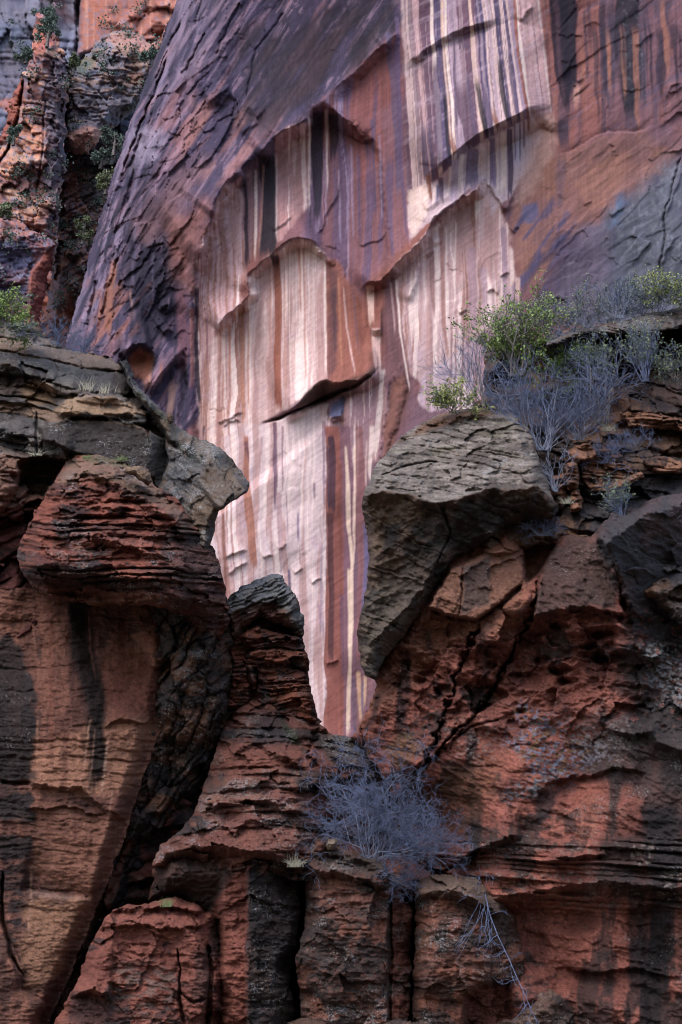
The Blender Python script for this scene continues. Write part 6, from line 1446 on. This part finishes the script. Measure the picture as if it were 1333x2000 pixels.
shrub('olive_shrub', 1215, 1010, 43.5, 74, 60, 'small olive shrub on the dark slope right of the orange block stack', (BARK_BLUE, BARK_BLUE), 10, (4, 4), 2, LEAF_OLIVE, .045, 1, .03, .007, .2, .05)
shrub('bare_shrub', 1060, 1046, 43.2, 34, 110, 'dry grey brush at the foot of the overhanging boulder, above the orange wedge', BB, 14, (4, 4), 2, r=.007, up=.8)
shrub('bare_shrub', 1020, 840, 44.3, 100, 130, 'bare bluish brush between the tall green bush and the top of the boulder', BB, 14, (5, 5), 2, r=.010)
shrub('bare_shrub', 1130, 860, 44.0, 110, 130, 'bare bluish shrub right of the notch behind the boulder', BB, 14, (5, 5), 2, r=.012)
shrub('bare_shrub', 1110, 690, 45.3, 70, 120, 'dark tangled brush at the left mouth of the hollow under the slab', (BARK_DARK, BARK_BLUE), 12, (5, 4), 2, r=.010)
shrub('olive_shrub', 1060, 640, 46.8, 70, 110, 'dusky grey-green brush behind the tall green bush', (BARK_DARK, BARK_BLUE), 12, (5, 4), 2, LEAF_OLIVE, .05, 1, .06, .010)
shrub('olive_shrub', 1255, 612, 46.2, 80, 110, 'grey-green brush between the pale fan shrub and the yellow-green bush', BB, 12, (5, 4), 2, LEAF_OLIVE, .05, 1, .06, .010)
shrub('olive_shrub', 1320, 740, 44.6, 70, 70, 'low dusky brush at the right frame edge below the hollow', (BARK_DARK, BARK_BLUE), 10, (5, 4), 2, LEAF_OLIVE, .05, 1, .05, .008)
shrub('bare_shrub', 1240, 880, 43.9, 50, 90, 'low grey brush on the dark slope right of the orange block stack, upper of two', (BARK_DARK, BARK_BLUE), 11, (4, 4), 2, r=.007, up=.7)
shrub('green_shrub', 985, 700, 45.6, 60, 70, 'dense low green foliage at the left foot of the tall green bush', (BARK_DARK, BARK_DARK), 8, (5, 5), 2, LEAF_GREEN, .06, 2, .07, .012)
# left crest
shrub('green_shrub', 8, 640, 47.2, 74, 100, 'bright green bush at the left frame edge on the crest of the slope', (BARK_DARK, BARK_DARK), 10, (5, 5), 2, LEAF_GREEN, .065, 3, .08, .014)
shrub('bare_shrub', 40, 655, 47.0, 30, 90, 'grey-green low brush under the green bush on the left crest', BB, 10, (4, 4), 2, LEAF_OLIVE, .045, 1, .05, .007)
shrub('bare_shrub', 112, 674, 47.4, 66, 100, 'bare lilac brush on the left crest, nearest the green bush', (BARK_BLUE, BARK_BLUE), 13, (4, 4), 2, r=.008)
shrub('bare_shrub', 162, 690, 47.4, 50, 80, 'bare lilac brush lower down the left crest, in front of the cliff edge', (BARK_BLUE, BARK_BLUE), 11, (4, 4), 2, r=.008)
def tuft(px, py, Yd, hpx, label, mat, n=40, sp=.5, name='grass_tuft', cat='grass tuft', width=.012):
    base = at(px, py, Yd); h = hpx / ppm(Yd); segs = []
    for i in range(n):
        d = Vector((rnd.gauss(0, sp), rnd.gauss(0, sp * .6), 1)).normalized(); p = base + Vector((rnd.gauss(0, .25 * h), rnd.gauss(0, .1 * h), 0)); L = h * rnd.uniform(.5, 1.1) / 3
        r = width * .5
        for k in range(3):
            q = p + d * L; segs.append((p.copy(), q.copy(), r * (1 - k * .3), r * (1 - k * .3 - .25), 0)); p = q; d = (d + Vector((d.x * .25, 0, -.18)) + rvec() * .08).normalized()
    ob = tubes(name, segs, mat, None, 3)
    V = np.empty(len(ob.data.vertices) * 3, np.float32); ob.data.vertices.foreach_get('co', V); V = V.reshape(-1, 3) - np.array(base, np.float32)
    ob.data.vertices.foreach_set('co', V.ravel()); ob.location = base
    return tag(ob, label, cat)
tuft(326, 1772, 42.6, 22, 'green grass tuft on the red fractured block below the mound', GRASS, 50)
tuft(574, 1694, 42.9, 30, 'pale dry grass tuft at the top of the narrow black cleft', STRAW, 60, .7)
tuft(172, 762, 45.0, 34, 'pale dry grass blades on the left slope, the left of a pair', STRAW, 30, .3)
tuft(204, 768, 45.0, 30, 'pale dry grass blades on the left slope, the right of a pair', STRAW, 30, .3)
tuft(72, 890, 43.9, 24, 'spiky dry tuft in the joint above the dark cave on the left', STRAW, 26, .8)
tuft(238, 900, 42.3, 18, 'green grass on the top of the red bulge', GRASS, 60, .9)
tuft(170, 896, 42.6, 12, 'short mossy grass on the left top of the red bulge', GRASS, 60, 1.0)
tuft(1190, 842, 43.9, 22, 'pale blue-grey tuft beside the tan block of the right shelf', STRAW, 60, .7)
tuft(1108, 984, 43.3, 20, 'bleached dry tuft at the foot of the orange block stack', STRAW, 50, .6)
# dead branch hanging from the last pillar
def dead_branch():
    pts = [(946, 1752), (962, 1790), (978, 1830), (996, 1870), (1012, 1905), (1028, 1940), (1044, 1976), (1056, 2010)]
    base = at(*pts[0], 42.6); o = empty('dead_branch', base, 'thin pale dead branch hanging down beside the curved pale cap ledge', 'branch')
    segs, tw, tips = [], [], []
    P = [at(x + rnd.uniform(-8, 8), y + rnd.uniform(-6, 6), 42.4 - .05 * i) for i, (x, y) in enumerate(pts)]
    for i in range(len(P) - 1):
        segs.append((P[i], P[i + 1], (.013 - .0009 * i), (.0121 - .0009 * i), 1))
        for k in range(3):
            d = Vector((rnd.uniform(-1, .6), rnd.uniform(-.4, .2), rnd.uniform(-1, .3))).normalized()
            grow(tw, tips, P[i].lerp(P[i + 1], rnd.random()), d, rnd.uniform(.25, .6), .008, 1, (3,), .4, -.03, .6, 5, .8)
    for k in range(9):
        grow(tw, tips, at(944 + rnd.uniform(-10, 12), 1764 + rnd.uniform(-6, 20), 42.5), Vector((rnd.uniform(-.3, .3), -.1, -1)).normalized(), rnd.uniform(.6, 1.2), .008, 1, (3,), .25, -.05, .5, 6, .6)
    tubes('branch', segs, BARK_BLUE, o, 5); tag(tubes('twigs', tw, BARK_BLUE, o, 3), kind='stuff')
dead_branch()
# far scrub on the towers
def far_bush(px, py, Yd, hpx, wpx, label, trunk=False, leaf=LEAF_DARK, n=2200):
    base = at(px, py, Yd); m = ppm(Yd); H = hpx / m; Wd = wpx / m / 2
    o = empty('pine_tree' if trunk else 'far_shrub', base, label, 'tree' if trunk else 'shrub')
    cl = [(Vector((rnd.gauss(0, .4) * Wd, rnd.gauss(0, .3) * Wd, (rnd.uniform(.35, 1) if trunk else rnd.uniform(.1, .9)) * H)), rnd.uniform(.2, .42)) for k in range(11)]
    pts = []
    for k in range(n):
        c, s_ = rnd.choice(cl)
        pts.append((base + c + rvec() * s_ * min(Wd, H) * 1.15 * rnd.random() ** .8, rvec()))
    tag(leaves('crown', pts, .24, leaf, o, 1, .05), kind='stuff')
    segs = [(base + Vector((0, 0, -.5)), base + Vector((.1, 0, H * .5)), .22, .14, 0), (base + Vector((.1, 0, H * .5)), base + Vector((0, .1, H * .9)), .14, .06, 0)]
    for c, s_ in cl[:6]: segs.append((base + Vector((.08, 0, H * .3)), base + c, .09, .04, 0))
    tubes('trunk', segs, BARK_DARK, o, 4)
far_bush(92, 84, 181, 66, 60, 'pine tree on top of the tall orange tower', True)
far_bush(90, 46, 200, 46, 60, 'dark scrub high on the back wall above the tall orange tower')
far_bush(50, 116, 183, 30, 44, 'small scrub bush on the left shoulder of the tall orange tower')
far_bush(292, 118, 190, 40, 46, 'dark bush at the right end of the broad grey tower')
far_bush(222, 296, 186, 56, 60, 'dark green bush at the foot of the broad grey tower')
far_bush(196, 322, 188, 40, 50, 'second dark bush in the gully, left of and below the bigger one')
far_bush(206, 372, 186, 60, 50, 'grey scrub in the gully against the cliff edge', False, LEAF_OLIVE)
far_bush(160, 470, 190, 60, 40, 'grey-green scrub low in the gully', False, LEAF_OLIVE)
far_bush(26, 276, 184, 40, 34, 'dark scrub in the cleft left of the tall orange tower')
far_bush(10, 420, 176, 26, 40, 'scrub on top of the squat blue-stained block', False, LEAF_OLIVE)
far_bush(142, 140, 190, 40, 34, 'grey brush in the cleft between the two far towers', False, LEAF_OLIVE)

fsv = np.array(FS_V); tag(mesh_object('far_scrub', fsv, np.arange(len(fsv)).reshape(-1, 4), LEAF_DARK, smooth=False), 'sparse dark scrub dotted over the ledges of the far towers', kind='stuff')
# ================================================================== canyon floor (below the frame)
gm = bpy.data.materials.new('canyon_floor'); gm.use_nodes = True
b = gm.node_tree.nodes['Principled BSDF']; nz = gm.node_tree.nodes.new('ShaderNodeTexNoise'); nz.inputs['Scale'].default_value = .6; nz.inputs['Detail'].default_value = 8
cr = gm.node_tree.nodes.new('ShaderNodeValToRGB'); cr.color_ramp.elements[0].color = (.06, .05, .035, 1); cr.color_ramp.elements[1].color = (.14, .10, .07, 1)
gt = gm.node_tree.nodes.new('ShaderNodeTexCoord'); gm.node_tree.links.new(gt.outputs['Object'], nz.inputs['Vector'])
gm.node_tree.links.new(nz.outputs['Fac'], cr.inputs['Fac']); gm.node_tree.links.new(cr.outputs['Color'], b.inputs['Base Color']); b.inputs['Roughness'].default_value = .95
gx_, gy_ = np.meshgrid(np.linspace(-2500, 2500, 41), np.linspace(-2500, 2500, 41))
gz_ = np.zeros_like(gx_); V = np.stack([gx_, gy_, gz_], -1).reshape(-1, 3)
ii = np.arange(41 * 41).reshape(41, 41)
Q = np.stack([ii[:-1, :-1], ii[:-1, 1:], ii[1:, 1:], ii[1:, :-1]], -1).reshape(-1, 4)
tag(mesh_object('ground', V, Q, gm, smooth=False), None, kind='structure')
print('script', time.time() - T0)
print('tris', sorted([(len(o.data.polygons) * 2, o.name) for o in scn.objects if o.type == 'MESH'])[::-1][:14], sum(len(o.data.polygons) * 2 for o in scn.objects if o.type == 'MESH'))
